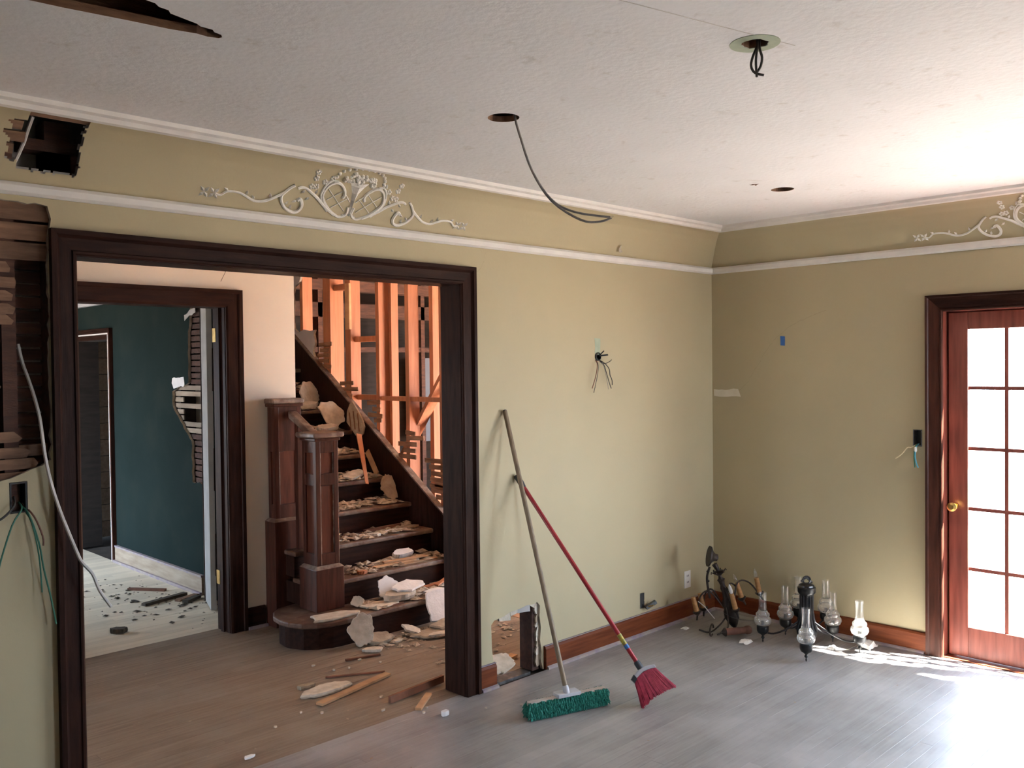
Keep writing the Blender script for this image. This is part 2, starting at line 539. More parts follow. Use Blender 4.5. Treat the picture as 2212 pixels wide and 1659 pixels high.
# ------------------------------------------------------------------ back wall with the wide opening (y = 0)
wall_back = empty('wall_back', (-3.6, 0, 0), kind='structure')
base_hole = [(-2.104, 0), (-2.112, 0.06), (-2.108, 0.13), (-2.118, 0.20), (-2.122, 0.33), (-2.10, 0.350), (-2.03, 0.358), (-1.98, 0.372), (-1.90, 0.376), (-1.85, 0.384), (-1.80, 0.379), (-1.77, 0.386), (-1.748, 0.362), (-1.752, 0.30), (-1.742, 0.24), (-1.750, 0.17), (-1.738, 0.10), (-1.742, 0.05), (-1.730, 0)]
outer = [(-7.2, 0), (OPX0, 0), (OPX0, OPZ), (OPX1, OPZ), (OPX1, 0)] + base_hole + [(0, 0), (0, 2.37), (-7.2, 2.37)]
lath_hole = ragged([(-4.80, 1.32), (-4.40, 1.325), (-4.335, 1.352), (-4.27, 1.38), (-4.264, 1.5), (-4.264, 2.2), (-4.252, 2.25), (-4.262, 2.285), (-4.30, 2.296), (-4.45, 2.30), (-4.80, 2.308)], 0.03, 0.006, 3)
holes = [lath_hole, rect(-4.407, -4.349, 1.205, 1.315), circle(-1.228, 1.752, 0.026, 16, 0.002, 5), ragged(rect(-0.835, -0.795, 0.165, 0.255), 0.02, 0.003, 8)]
p = plate('plaster_face', 'yellow', outer, holes, lambda u, v, w: (u, w, v), 0.02, wall_back)
two_tone(p, 1, 'yellow_edge')
outer_b = [(-7.2, 0), (OPX0, 0), (OPX0, OPZ), (OPX1, OPZ), (OPX1, 0), (-2.10, 0), (-2.096, 0.10), (-2.088, 0.17), (-2.072, 0.20), (-2.06, 0.27), (-2.00, 0.312), (-1.93, 0.33), (-1.85, 0.345), (-1.78, 0.35), (-1.742, 0.33), (-1.73, 0), (0.14, 0), (0.14, 2.9), (-7.2, 2.9)]
plate('plaster_back', 'grey', outer_b, [], lambda u, v, w: (u, 0.12 + w, v), 0.02, wall_back)
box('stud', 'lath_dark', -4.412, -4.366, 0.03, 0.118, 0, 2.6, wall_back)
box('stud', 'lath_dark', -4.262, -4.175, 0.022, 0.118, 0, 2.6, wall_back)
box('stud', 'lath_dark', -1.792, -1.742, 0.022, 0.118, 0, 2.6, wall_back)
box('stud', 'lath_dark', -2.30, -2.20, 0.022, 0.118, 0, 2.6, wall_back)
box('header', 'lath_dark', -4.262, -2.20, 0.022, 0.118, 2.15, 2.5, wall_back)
rg = random.Random(11)
for z0, z1 in ((2.096, 2.158), (2.166, 2.226), (2.236, 2.300)):
    MB().box(-4.80, -4.235 - rg.random() * 0.02, 0.020, 0.030, z0, z1).build('lath', 'lath', wall_back, bevel=0.002)
z = 1.31
while z < 2.09:
    if z < 1.45:
        xe = -4.36 + (1.45 - z) * 0.45 + rg.uniform(-0.012, 0.012)
    elif z > 1.84:
        xe = -4.375 + rg.uniform(-0.012, 0.012)
    else:
        xe = -4.425 + rg.uniform(-0.03, 0.01)
    t = rg.uniform(-0.006, 0.006)
    MB().prism([(-4.80, 0.020, z), (xe, 0.020, z + t), (xe + rg.uniform(0, 0.015), 0.020, z + 0.018), (xe - rg.uniform(0, 0.02), 0.020, z + 0.037 + t), (-4.80, 0.020, z + 0.037)], (0, 0.009, 0)).build('lath', 'lath', wall_back)
    z += 0.046
z = 1.32
while z < 2.3:
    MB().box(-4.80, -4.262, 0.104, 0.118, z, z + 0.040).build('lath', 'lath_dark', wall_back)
    z += 0.047
box('firestop', 'lath', -4.362, -4.268, 0.04, 0.11, 1.40, 1.44, wall_back)
rg = random.Random(19)
zz = 0.02
while zz < 0.34:
    hh = rg.uniform(0.02, 0.085)
    a_, b_ = rg.uniform(0.006, 0.026), rg.uniform(0.006, 0.026)
    MB().prism([(-1.740, 0.019, zz), (-1.740, 0.019, zz + hh + 0.006), (-1.752 - a_, 0.010, zz + hh), (-1.756 - (a_ + b_) / 2 - 0.006, 0.008, zz + hh * rg.uniform(0.3, 0.7)), (-1.752 - b_, 0.010, zz)], (0, 0.014, 0)).build('torn_rim', rg.choice(('plaster', 'plaster_brown')), wall_back)
    zz += hh
xx = -2.05
while xx < -1.77:
    ww = rg.uniform(0.025, 0.10)
    zt = 0.352 + 0.035 * (xx + 2.05) / 0.28
    MB().prism([(xx, 0.019, zt + 0.02), (xx + ww + 0.006, 0.019, zt + 0.024), (xx + ww, 0.012, zt - 0.006 - rg.uniform(0, 0.025)), (xx + ww * rg.uniform(0.3, 0.7), 0.010, zt - 0.012 - rg.uniform(0, 0.02)), (xx, 0.012, zt - 0.004 - rg.uniform(0, 0.02))], (0, 0.012, 0)).build('torn_rim', rg.choice(('plaster', 'grey')), wall_back)
    xx += ww
box('duct_mouth', 'duct', -2.10, -1.80, 0.03, 0.118, -0.02, -0.004, wall_back)

COVE = [(0, 2.36), (0.012, 2.385), (0.032, 2.412), (0.058, 2.452), (0.086, 2.490), (0.117, 2.527), (0.16, 2.56), (0.206, 2.581)]
CS = [0.0]
for a, b in zip(COVE, COVE[1:]):
    CS.append(CS[-1] + math.dist(a, b))


def cove_at(s):
    s = max(0.0, min(s, CS[-1]))
    for i in range(len(CS) - 1):
        if s <= CS[i + 1]:
            k = (s - CS[i]) / (CS[i + 1] - CS[i])
            return (COVE[i][0] + k * (COVE[i + 1][0] - COVE[i][0]), COVE[i][1] + k * (COVE[i + 1][1] - COVE[i][1]))
    return COVE[-1]


# cove over the back wall, with the torn hole near its far end
NS = 40
ss = [CS[-1] * i / NS for i in range(NS + 1)]
xs = [-7.2, -6.0, -5.0, -4.7, -4.5] + [-4.5 + 0.008 * i for i in range(1, 50)] + [-4.0, -3.0, -2.0, -1.0, None]


def cove_hole(x, s):
    j = 0.010 * pnoise(Vector((x * 40, s * 40, 0.3)))
    if x < -4.36 and s > 0.235 + j:
        return False
    return -4.412 + j * 2 < x < -4.172 + j and 0.052 + (0.03 if x < -4.37 else 0) + j < s < 0.292 + j


for off, m, nm in ((0.0, 'yellow', 'cove'), (0.02, 'grey', 'cove_backing')):
    vs, fs = [], []
    for x in xs:
        for s in ss:
            d, zz = cove_at(s)
            vs.append((-d if x is None else x, -d + off, zz + off * 0.6))
    n = NS + 1
    for i in range(len(xs) - 1):
        for j in range(NS):
            cx = (xs[i] + (xs[i + 1] if xs[i + 1] is not None else -0.1)) / 2
            if not cove_hole(cx, (ss[j] + ss[j + 1]) / 2):
                fs.append((i * n + j, (i + 1) * n + j, (i + 1) * n + j + 1, i * n + j + 1))
    MB().add(vs, fs).build(nm, m, wall_back, smooth=True)
for s0, s1, x0, x1 in ((0.262, 0.296, -4.44, -4.14), (0.150, 0.188, -4.44, -4.355), (0.196, 0.232, -4.44, -4.37), (0.104, 0.140, -4.44, -4.385)):
    d0, z0 = cove_at(s0)
    d1, z1 = cove_at(s1)
    MB().prism([(x0, -d0 + 0.012, z0 + 0.004), (x1, -d0 + 0.012, z0 + 0.004), (x1, -d1 + 0.012, z1 + 0.004), (x0, -d1 + 0.012, z1 + 0.004)], (0, 0.010, 0.006)).build('lath', 'lath', wall_back)
box('rafter_end', 'lath_dark', -4.34, -4.10, 0.02, 0.10, 2.49, 2.53, wall_back)
MB().tube(smooth_path([(-4.335, -0.10, 2.575), (-4.345, -0.075, 2.53), (-4.352, -0.05, 2.49), (-4.375, -0.025, 2.425), (-4.39, -0.005, 2.40)]), 0.006, 6).build('loose_cable', 'cable_white', None, 'short white cable hanging inside the torn hole in the cove', 'cable', smooth=True)


def run(name, prof, m, kind='structure', both=True):
    """moulding run along the back wall and the right wall, mitred in the corner"""
    n = len(prof)
    fs = [tuple(range(n - 1, -1, -1)), tuple(range(n, 2 * n))] + [(i, (i + 1) % n, (i + 1) % n + n, i + n) for i in range(n)]
    MB().add([(-7.2, -d, z) for d, z in prof] + [(-d, -d, z) for d, z in prof], fs).build('trim_%d' % name, m, kind=kind)
    MB().add([(-d, -d, z) for d, z in prof] + [(-d, -5.6, z) for d, z in prof], fs).build('trim_%d' % (name + 1), m, kind=kind)


run(1, [(-0.005, 2.318), (0.012, 2.318), (0.024, 2.327), (0.024, 2.349), (0.016, 2.362), (-0.005, 2.362)], 'white')
run(3, [(0.196, 2.566), (0.212, 2.570), (0.220, 2.584), (0.236, 2.590), (0.240, 2.606), (0.196, 2.606)], 'white')

# casing of the wide opening
trim_5 = empty('trim_5', (-3.24, 0, 0), kind='structure')
CAS = [(0.0, -0.002), (0.0, 0.013), (0.006, 0.018), (0.014, 0.018), (0.018, 0.013), (0.060, 0.016), (0.066, 0.022), (0.072, 0.030), (0.090, 0.030), (0.090, -0.002)]
casing(trim_5, lambda u, v, d: (u, -d, v), OPX0, OPX1, OPZ, CAS, 'dark', 'dark_h')
casing(trim_5, lambda u, v, d: (u, 0.142 + d, v), OPX0, OPX1, OPZ, CAS, 'dark', 'dark_h')
box('jamb', 'dark', OPX1 - 0.002, OPX1 + 0.02, -0.001, 0.143, 0, OPZ, trim_5)
box('jamb', 'dark', OPX0 - 0.02, OPX0 + 0.002, -0.001, 0.143, 0, OPZ, trim_5)
box('head_jamb', 'dark_h', OPX0, OPX1, -0.001, 0.143, OPZ - 0.002, OPZ + 0.02, trim_5)

# baseboards
bb = empty('baseboard_back', (-1.0, 0, 0), kind='structure')
BBP = lambda x0, x1: MB().prism([(x0, 0.001, 0.0), (x0, -0.020, 0.0), (x0, -0.020, 0.112), (x0, -0.014, 0.124), (x0, 0.001, 0.128)], (x1 - x0, 0, 0))
BBP(-2.222, -2.102).build('board', 'base', bb)
BBP(-1.722, 0.0).build('board', 'base', bb)
box('board_edge', 'dust', -2.222, -2.10, -0.014, 0.001, 0.127, 0.1305, bb)
box('board_edge', 'dust', -1.722, 0, -0.014, 0.001, 0.127, 0.1305, bb)
MB().prism([(-2.213, -0.018, 0.0), (-2.213, -0.034, 0.0), (-2.213, -0.032, 0.012), (-2.213, -0.018, 0.018)], (0.115, 0, 0)).build('shoe_moulding', 'dust', bb)
MB().prism([(-1.715, -0.018, 0.0), (-1.715, -0.034, 0.0), (-1.715, -0.032, 0.012), (-1.715, -0.018, 0.018)], (1.70, 0, 0)).build('shoe_moulding', 'dust', bb)
br = empty('baseboard_right', (0, -0.7, 0), kind='structure')
MB().prism([(0.001, -0.02, 0.0), (-0.020, -0.02, 0.0), (-0.020, -0.02, 0.110), (-0.014, -0.02, 0.120), (0.001, -0.02, 0.124)], (0, -1.418, 0)).build('board', 'base', br)
MB().prism([(-0.018, -0.03, 0.0), (-0.034, -0.03, 0.0), (-0.032, -0.03, 0.012), (-0.018, -0.03, 0.018)], (0, -1.40, 0)).build('shoe_moulding', 'dust', br)

# ------------------------------------------------------------------ right wall with the glazed doors (x = 0)
wall_right = empty('wall_right', (0, -2.8, 0), kind='structure')
DY0, DY1, DZ = -3.19, -1.527, 1.984
box_hole_r = rect(-1.412, -1.364, 1.208, 1.302)
outer = [(-5.6, 0), (DY0 - 0.02, 0), (DY0 - 0.02, DZ + 0.02), (DY1 + 0.02, DZ + 0.02), (DY1 + 0.02, 0), (0.0, 0), (0.0, 2.9), (-5.6, 2.9)]
p = plate('plaster_face', 'yellow', outer, [box_hole_r], lambda u, v, w: (w, u, v), 0.14, wall_right)
two_tone(p, 0, 'yellow_edge')
vs, fs = [], []
for s in ss:
    d, zz = cove_at(s)
    vs += [(-d, -d, zz), (-d, -5.6, zz)]
for j in range(NS):
    fs.append((2 * j, 2 * j + 1, 2 * j + 3, 2 * j + 2))
MB().add(vs, fs).build('cove', 'yellow', wall_right, smooth=True)

trim_6 = empty('trim_6', (0, -2.36, 0), kind='structure')
RCAS = [(0.0, -0.002), (0.0, 0.012), (0.005, 0.016), (0.012, 0.016), (0.016, 0.012), (0.026, 0.016), (0.074, 0.020), (0.080, 0.026), (0.092, 0.026), (0.092, -0.002)]
casing(trim_6, lambda u, v, d: (-d, u, v), DY0 - 0.004, DY1 - 0.004, DZ + 0.002, RCAS, 'newel', 'dark_y')  # side casing in lighter newel colour: glare from the doors put into it
box('jamb', 'door', 0.0, 0.14, DY1 - 0.001, DY1 + 0.02, 0, DZ, trim_6)
box('jamb', 'door', 0.0, 0.14, DY0 - 0.02, DY0, 0, DZ, trim_6)
box('head_jamb', 'door', 0.0, 0.14, DY0 - 0.02, DY1 + 0.02, DZ, DZ + 0.02, trim_6)
box('door_stop', 'door', 0.1, 0.14, DY1 - 0.03, DY1, 0, DZ, trim_6)
box('door_stop', 'door', 0.1, 0.14, DY0, DY0 + 0.03, 0, DZ, trim_6)
box('door_stop', 'door', 0.1, 0.14, DY0, DY1, DZ - 0.03, DZ, trim_6)
box('threshold', 'base', 0.0, 0.16, DY0, DY1, -0.02, 0.006, trim_6)
DXA, DXB = 0.060, 0.098


def door_leaf(name, ya, yb, handle_side):
    """glazed leaf from ya (towards the corner) to yb, three panes wide and five high"""
    d = empty(name, (DXA, (ya + yb) / 2, 0), kind='structure')
    gz0, gz1 = 0.184, 1.880
    sw = 0.104
    box('stile', 'door', DXA, DXB, ya - sw, ya, 0.010, 1.978, d, bevel=0.003)
    box('stile', 'door', DXA, DXB, yb, yb + sw, 0.010, 1.978, d, bevel=0.003)
    box('top_rail', 'door', DXA, DXB, yb + sw, ya - sw, gz1, 1.978, d, bevel=0.003)
    box('bottom_rail', 'door', DXA, DXB, yb + sw, ya - sw, 0.010, gz0, d, bevel=0.003)
    g0, g1 = ya - sw, yb + sw
    W = g0 - g1
    pw = (W - 2 * 0.020) / 3
    ph = (gz1 - gz0 - 4 * 0.020) / 5
    for i in (1, 2):
        yy = g0 - i * pw - (i - 1) * 0.020
        box('muntin', 'door', DXA + 0.006, DXB - 0.006, yy - 0.020, yy, gz0, gz1, d)
    for j in range(1, 5):
        zz = gz0 + j * ph + (j - 1) * 0.020
        box('muntin', 'door', DXA + 0.007, DXB - 0.007, g1, g0, zz, zz + 0.020, d)
    for i in range(3):
        for j in range(5):
            yy = g0 - i * (pw + 0.020)
            zz = gz0 + j * (ph + 0.020)
            MB().add([(0.080, yy, zz), (0.080, yy - pw, zz), (0.080, yy - pw, zz + ph), (0.080, yy, zz + ph)], [(0, 1, 2, 3)]).build('pane', 'pane', d)
    k = MB().lathe((DXA - 0.002, handle_side, 0.87), (-1, 0, 0), [(0.018, 0), (0.018, 0.006), (0.008, 0.01), (0.008, 0.035), (0.024, 0.045), (0.026, 0.058), (0.014, 0.068)], 14)
    k.build('handle', 'brass', d, smooth=True)
    return d


door_leaf('door_1', DY1 - 0.012, -2.354, DY1 - 0.048)
door_leaf('door_2', -2.358, DY0 + 0.014, -2.41)
# walls behind the camera, outside paving
box('wall_left', 'lath_dark', -7.34, -7.2, -5.74, 0.14, 0, 2.9, kind='structure')  # unseen wall, coloured dark to cut the bounced light on the left
plate('wall_front', 'yellow', rect(-7.34, 0.14, 0, 2.9), [rect(-1.45, -0.45, 0.7, 2.1)], lambda u, v, w: (u, -5.74 + w, v), 0.14, kind='structure')
w1 = empty('fill_window_1', (-0.9, -5.67, 0.7), kind='structure')  # unseen window added to fill the room with light from behind
for a in ((-1.45, -1.4, 0.7, 2.1), (-0.5, -0.45, 0.7, 2.1), (-1.4, -0.5, 0.7, 0.75), (-1.4, -0.5, 2.05, 2.1), (-0.965, -0.935, 0.75, 2.05)):
    box('sash', 'dark', a[0], a[1], -5.69, -5.65, a[2], a[3], w1)
box('added_sun_shade', 'outer', -3.6, 0.14, -8.4, -5.74, 2.6, 2.75, kind='structure')  # unseen slab added to keep direct sun out of the added window
box('patio', 'patio', 0.14, 16, -16, 0.0, -0.25, -0.12, kind='structure')
box('ground', 'patio', -30, 30, -30, 30, -0.6, -0.3, kind='structure')

# ------------------------------------------------------------------ ceiling
ceiling = empty('ceiling', (-3.6, -2.8, 2.605), kind='structure')
slot_tear = [(-5.9, -1.34), (-5.4, -1.30), (-4.9, -1.285), (-4.60, -1.262), (-4.47, -1.262), (-4.395, -1.252), (-4.378, -1.236), (-4.352, -1.232), (-4.34, -1.215), (-4.30, -1.205), (-4.262, -1.196), (-4.245, -1.184), (-4.212, -1.184), (-4.20, -1.17), (-4.178, -1.165), (-4.168, -1.150), (-4.172, -1.138), (-4.20, -1.128), (-4.23, -1.130), (-4.30, -1.112), (-4.40, -1.098), (-4.55, -1.072), (-4.7, -1.055), (-5.0, -1.04), (-5.5, -1.02), (-5.9, -1.01)]
star = [(-1.30, -1.060), (-1.272, -1.066), (-1.262, -1.045), (-1.258, -1.068), (-1.228, -1.062), (-1.252, -1.078), (-1.262, -1.098), (-1.268, -1.078)]
p = plate('ceiling_plaster', 'ceiling', rect(-7.2, 0, -5.6, 0), [slot_tear, star, circle(-3.052, -1.097, 0.058, 28), circle(-3.049, -2.118, 0.036, 20, 0.004, 4), circle(-1.040, -1.105, 0.058, 28)], CP, 0.022, ceiling)
two_tone(p, 2, 'lath')
plate('bare_ring', 'oldgreen', circle(-3.049, -2.118, 0.070, 36), [circle(-3.049, -2.118, 0.037, 20, 0.004, 4)], lambda u, v, w: (u, v, 2.6035 + w), 0.002, ceiling)
for i in range(6):
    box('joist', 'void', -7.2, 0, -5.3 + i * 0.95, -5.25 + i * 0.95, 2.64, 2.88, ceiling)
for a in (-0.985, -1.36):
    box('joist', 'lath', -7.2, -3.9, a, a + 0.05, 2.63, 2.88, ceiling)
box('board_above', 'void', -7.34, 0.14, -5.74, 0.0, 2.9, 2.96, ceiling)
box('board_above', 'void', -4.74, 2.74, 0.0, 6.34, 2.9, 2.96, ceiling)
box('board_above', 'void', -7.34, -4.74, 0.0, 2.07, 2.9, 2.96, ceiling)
box('hall_ceiling', 'hallwhite', -7.2, 2.6, 0.14, 2.0, 2.605, 2.64, ceiling)
box('hall_ceiling', 'hallwhite', -4.6, 2.6, 2.0, 6.2, 2.605, 2.64, ceiling)
MB().prism([(-3.70, -2.018, 2.6048), (-2.95, -2.19, 2.6048), (-2.95, -2.187, 2.6048), (-3.70, -2.015, 2.6048)], (0, 0, -0.0008)).build('crack', 'crack_pale', ceiling)

# ------------------------------------------------------------------ hall, teal room, room beyond the studs
wall_hall = empty('wall_hall', (-4.5, 1.93, 0), kind='structure')
plate('plaster_face', 'hallwhite', [(-7.2, 0), (-3.76, 0), (-3.76, 2.10), (-2.62, 2.10), (-2.62, 0), (-2.118, 0), (-2.118, 2.605), (-7.2, 2.605)], [], lambda u, v, w: (u, 1.93 + w, v), 0.14, wall_hall)
trim_7 = empty('trim_7', (-3.19, 1.93, 0), kind='structure')
HC = [(0.0, -0.002), (0.0, 0.014), (0.012, 0.020), (0.085, 0.020), (0.090, 0.028), (0.112, 0.028), (0.112, -0.002)]
casing(trim_7, lambda u, v, d: (u, 1.93 - d, v), -3.76, -2.622, 2.10, HC, 'dark', 'dark_h')
box('jamb', 'dark', -2.626, -2.60, 1.929, 2.09, 0, 2.10, trim_7)
box('jamb', 'dark', -3.78, -3.756, 1.929, 2.09, 0, 2.10, trim_7)
box('head_jamb', 'dark_h', -3.76, -2.62, 1.929, 2.09, 2.098, 2.12, trim_7)
box('door_stop', 'dark', -2.640, -2.626, 1.985, 2.02, 0, 2.098, trim_7)
for zz in (1.88, 0.30):
    box('hinge', 'brass', -2.6315, -2.6255, 2.045, 2.088, zz, zz + 0.09, trim_7)
bh = empty('baseboard_hall', (-2.4, 1.92, 0), kind='structure')
MB().prism([(-2.506, 1.931, 0), (-2.506, 1.91, 0), (-2.506, 1.91, 0.12), (-2.506, 1.918, 0.135), (-2.506, 1.931, 0.138)], (0.13, 0, 0)).build('board', 'dark_h', bh)
box('shoe_moulding', 'dust', -2.506, -2.37, 1.892, 1.912, 0, 0.018, bh)

wall_teal = empty('wall_teal', (-2.29, 4.2, 0), kind='structure')
tear = ragged([(2.92, 0.84), (3.16, 0.845), (3.165, 1.0), (3.16, 1.16), (3.22, 1.20), (3.36, 1.30), (3.46, 1.38), (3.50, 1.46), (3.49, 1.53), (3.42, 1.56), (3.30, 1.575), (3.20, 1.60), (3.19, 1.75), (3.20, 1.95), (3.16, 2.10), (3.15, 2.19), (3.08, 2.22), (2.92, 2.22)], 0.035, 0.010, 21)
p = plate('plaster_face', 'teal', [(2.07, 0), (4.80, 0), (4.80, 1.985), (5.58, 1.985), (5.58, 0), (6.2, 0), (6.2, 2.605), (2.07, 2.605)], [tear], lambda u, v, w: (-2.29 + w, u, v), 0.02, wall_teal)
two_tone(p, 0, 'plaster')
plate('plaster_back', 'hallwhite', [(2.07, 0), (4.80, 0), (4.80, 1.985), (5.58, 1.985), (5.58, 0), (6.2, 0), (6.2, 2.605), (2.07, 2.605)], [], lambda u, v, w: (-2.138 + w, u, v), 0.02, wall_teal)
z = 0.84
rg = random.Random(5)
while z < 2.2:
    y1 = 3.20 if not 1.18 < z < 1.58 else 3.52
    if 1.30 < z < 1.36 or 1.42 < z < 1.47:
        y1 = 3.30
        MB().box(-2.268, -2.258, 3.34, 3.52, z, z + 0.036).build('lath', 'plank', wall_teal)
    else:
        MB().box(-2.268, -2.258, 2.9, y1 + rg.uniform(0, 0.03), z, z + 0.036).build('lath', 'plank' if 1.18 < z < 1.58 else 'lath_dark', wall_teal)
    z += 0.047
plate('bare_patch', 'plaster_white', ragged([(3.26, 1.58), (3.46, 1.555), (3.50, 1.60), (3.48, 1.635), (3.28, 1.645)], 0.03, 0.008, 2), [], lambda u, v, w: (-2.2925 + w, u, v), 0.004, wall_teal)
plate('bare_patch', 'grey', ragged([(3.06, 2.14), (3.24, 2.085), (3.25, 2.12), (3.12, 2.17), (3.06, 2.175)], 0.03, 0.008, 4), [], lambda u, v, w: (-2.2925 + w, u, v), 0.004, wall_teal)
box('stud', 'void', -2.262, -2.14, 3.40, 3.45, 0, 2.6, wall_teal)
bt = empty('baseboard_teal', (-2.3, 3.9, 0), kind='structure')
box('board', 'plank', -2.312, -2.289, 2.99, 4.69, 0.0, 0.135, bt)
box('cap', 'dust', -2.317, -2.289, 2.99, 4.69, 0.135, 0.15, bt)
box('shoe_moulding', 'dust', -2.330, -2.311, 2.99, 4.70, 0, 0.022, bt)
trim_8 = empty('trim_8', (-2.29, 5.19, 0), kind='structure')
TC = [(0.0, -0.002), (0.0, 0.014), (0.030, 0.022), (0.075, 0.022), (0.080, 0.034), (0.098, 0.034), (0.098, -0.002)]
casing(trim_8, lambda u, v, d: (-2.29 - d, u, v), 4.80, 5.58, 1.985, TC, 'newel', 'dark_y')
box('bead', 'white', -2.318, -2.300, 4.745, 4.757, 0, 2.035, trim_8)
box('bead', 'white', -2.318, -2.300, 5.60, 5.612, 0, 2.035, trim_8)
box('bead', 'white', -2.318, -2.300, 4.745, 5.612, 2.028, 2.040, trim_8)
box('bead', 'white', -2.322, -2.312, 4.72, 5.64, 2.066, 2.074, trim_8)
box('jamb', 'void', -2.292, -2.10, 4.785, 4.802, 0, 1.99, trim_8)
box('jamb', 'void', -2.292, -2.10, 5.578, 5.595, 0, 1.99, trim_8)
box('head_jamb', 'void', -2.292, -2.10, 4.80, 5.58, 1.982, 2.0, trim_8)
box('trim_9', 'greyblue', -2.33, -2.289, 2.1, 6.2, 2.30, 2.345, kind='structure')
wc = empty('wall_closet', (-1.7, 5.9, 0), kind='structure')
for i in range(13):
    box('board', 'plank', -1.985, -1.30, 5.90, 5.92, 0.02 + i * 0.165, 0.18 + i * 0.165, wc, bevel=0.003)
# door leaf standing open on the far side of the teal doorway
dl = empty('door_3', (-2.60, 2.12, 0), kind='structure')
a, b = Vector((-2.455, 2.50, 0)), Vector((-2.352, 2.80, 0))
MB().bar(a + Vector((0, 0, 1.10)), b + Vector((0, 0, 1.10)), 0.038, 2.18).build('leaf', 'grey', dl)
MB().bar(b + Vector((0, 0, 1.10)), b + Vector((0.022, 0.057, 1.10)), 0.046, 2.19).build('lock_stile', 'dark', dl)
for zz in (0.25, 0.85, 1.55):
    MB().bar(a + Vector((0.02, -0.008, zz)), a + Vector((0.022, 0.0, zz + 0.3)), 0.03, 0.012).build('edge_strip', 'dark', dl)

# far walls of the hall and of the teal room, with its window
plate('wall_far', 'teal', [(2.07, 0), (6.2, 0), (6.2, 2.9), (2.07, 2.9)], [rect(4.4, 5.5, 0.1, 2.1)], lambda u, v, w: (-4.74 + w, u, v), 0.14, kind='structure')
plate('wall_hall_end', 'hallwhite', rect(0.14, 2.07, 0, 2.9), [rect(0.65, 1.45, 0.1, 1.3)], lambda u, v, w: (-7.34 + w, u, v), 0.14, kind='structure')  # unseen opening added in this wall to brighten the upper hall
plate('wall_end', 'teal', rect(-4.74, 2.74, 0, 2.9), [], lambda u, v, w: (u, 6.2 + w, v), 0.14, kind='structure')
w2 = empty('window_2', (-4.67, 4.85, 0.1), kind='structure')
for a in ((4.4, 4.45, 0.1, 2.1), (5.45, 5.5, 0.1, 2.1), (4.45, 5.45, 0.1, 0.15), (4.45, 5.45, 2.05, 2.1), (4.935, 4.965, 0.15, 2.05)):
    box('sash', 'white', -4.69, -4.65, *a, w2)

# the lit room beyond the studs
wb = empty('wall_beyond', (0.9, 0.07, 0), kind='structure')
plate('plaster_face', 'outer', rect(0.14, 2.74, -0.3, 2.9), [rect(0.20, 2.50, 0.04, 2.16)], lambda u, v, w: (u, w, v), 0.14, wb)
box('side_face', 'plank', 2.60, 2.74, 0.14, 6.2, -0.3, 2.9, wb)
w3 = empty('window_3', (0.93, 0.07, 0.06), kind='structure')
for a in ((0.20, 0.25, 0.04, 2.16), (2.45, 2.50, 0.04, 2.16), (0.25, 2.45, 0.04, 0.09), (0.25, 2.45, 2.11, 2.16), (1.335, 1.365, 0.09, 2.11), (0.25, 2.45, 1.08, 1.11)):
    box('sash', 'dark', a[0], a[1], 0.05, 0.09, a[2], a[3], w3)
box('floor_beyond', 'brown_floor', -1.10, 2.60, 0.14, 6.2, -0.03, 0.002, kind='structure')
rough = empty('wall_rough', (0.3, 4.05, 0), kind='structure')
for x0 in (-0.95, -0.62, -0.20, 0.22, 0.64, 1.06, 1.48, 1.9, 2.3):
    box('stud', 'lath_dark', x0, x0 + 0.05, 4.0, 4.1, 0, 2.6, rough)  # shade between the front studs is put into this framing's dark colour
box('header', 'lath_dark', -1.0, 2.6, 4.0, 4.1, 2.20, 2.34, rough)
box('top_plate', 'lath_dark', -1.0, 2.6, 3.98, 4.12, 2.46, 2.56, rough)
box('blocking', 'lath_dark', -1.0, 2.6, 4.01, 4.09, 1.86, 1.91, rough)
box('backing', 'void', -1.0, 2.6, 4.4, 4.45, 0, 2.6, rough)  # near-black sheet standing in for the dark behind the framing
box('plaster_remnant', 'door_grey', 0.68, 1.06, 4.11, 4.13, 0.9, 1.8, rough)

# stripped stud wall beside the stairs
wall_stair = empty('wall_stair', (-1.05, 2.6, 0), kind='structure')
SX0, SX1 = -1.10, -1.00
for y0, y1, x0, x1 in ((1.580, 1.625, SX0, SX1), (1.985, 2.030, SX0, SX1), (2.365, 2.410, SX0, SX1), (2.315, 2.345, -1.015, -0.945), (2.757, 2.835, SX0, SX1), (3.055, 3.165, SX0, -0.965), (3.49, 3.535, SX0, SX1), (3.90, 3.945, SX0, SX1), (4.25, 4.30, SX0, SX1), (1.900, 1.945, -0.93, -0.87), (1.70, 1.735, -0.93, -0.88)):
    box('stud', 'stud', x0, x1, y0, y1, 0.0, 2.6, wall_stair, bevel=0.002)
box('blocking', 'stud', -1.085, -1.035, 1.625, 2.365, 1.440, 1.475, wall_stair)
box('blocking', 'stud', -1.04, -0.99, 2.41, 2.757, 1.438, 1.480, wall_stair)
box('blocking', 'stud', -1.06, -1.00, 2.41, 2.757, 1.915, 1.96, wall_stair)
box('blocking', 'stud', -1.06, -1.00, 2.84, 3.055, 2.36, 2.41, wall_stair)
MB().bar((-0.985, 1.52, 1.86), (-0.985, 2.36, 0.80), 0.03, 0.09, up=(1, 0, 0)).build('brace', 'stud', wall_stair)
box('nailed_board', 'stick', -1.122, -1.10, 2.74, 2.80, 2.02, 2.40, wall_stair)
MB().tube(smooth_path([(-1.02, 2.44, 2.45), (-1.03, 2.43, 2.25), (-1.02, 2.46, 2.10), (-1.0, 2.55, 1.93)]), 0.007, 6).build('loose_cable', 'cable_white', None, 'white cable hanging between the stripped orange studs', 'cable', smooth=True)
skz = lambda y: 0.632 + 0.673 * (y - 1.56)
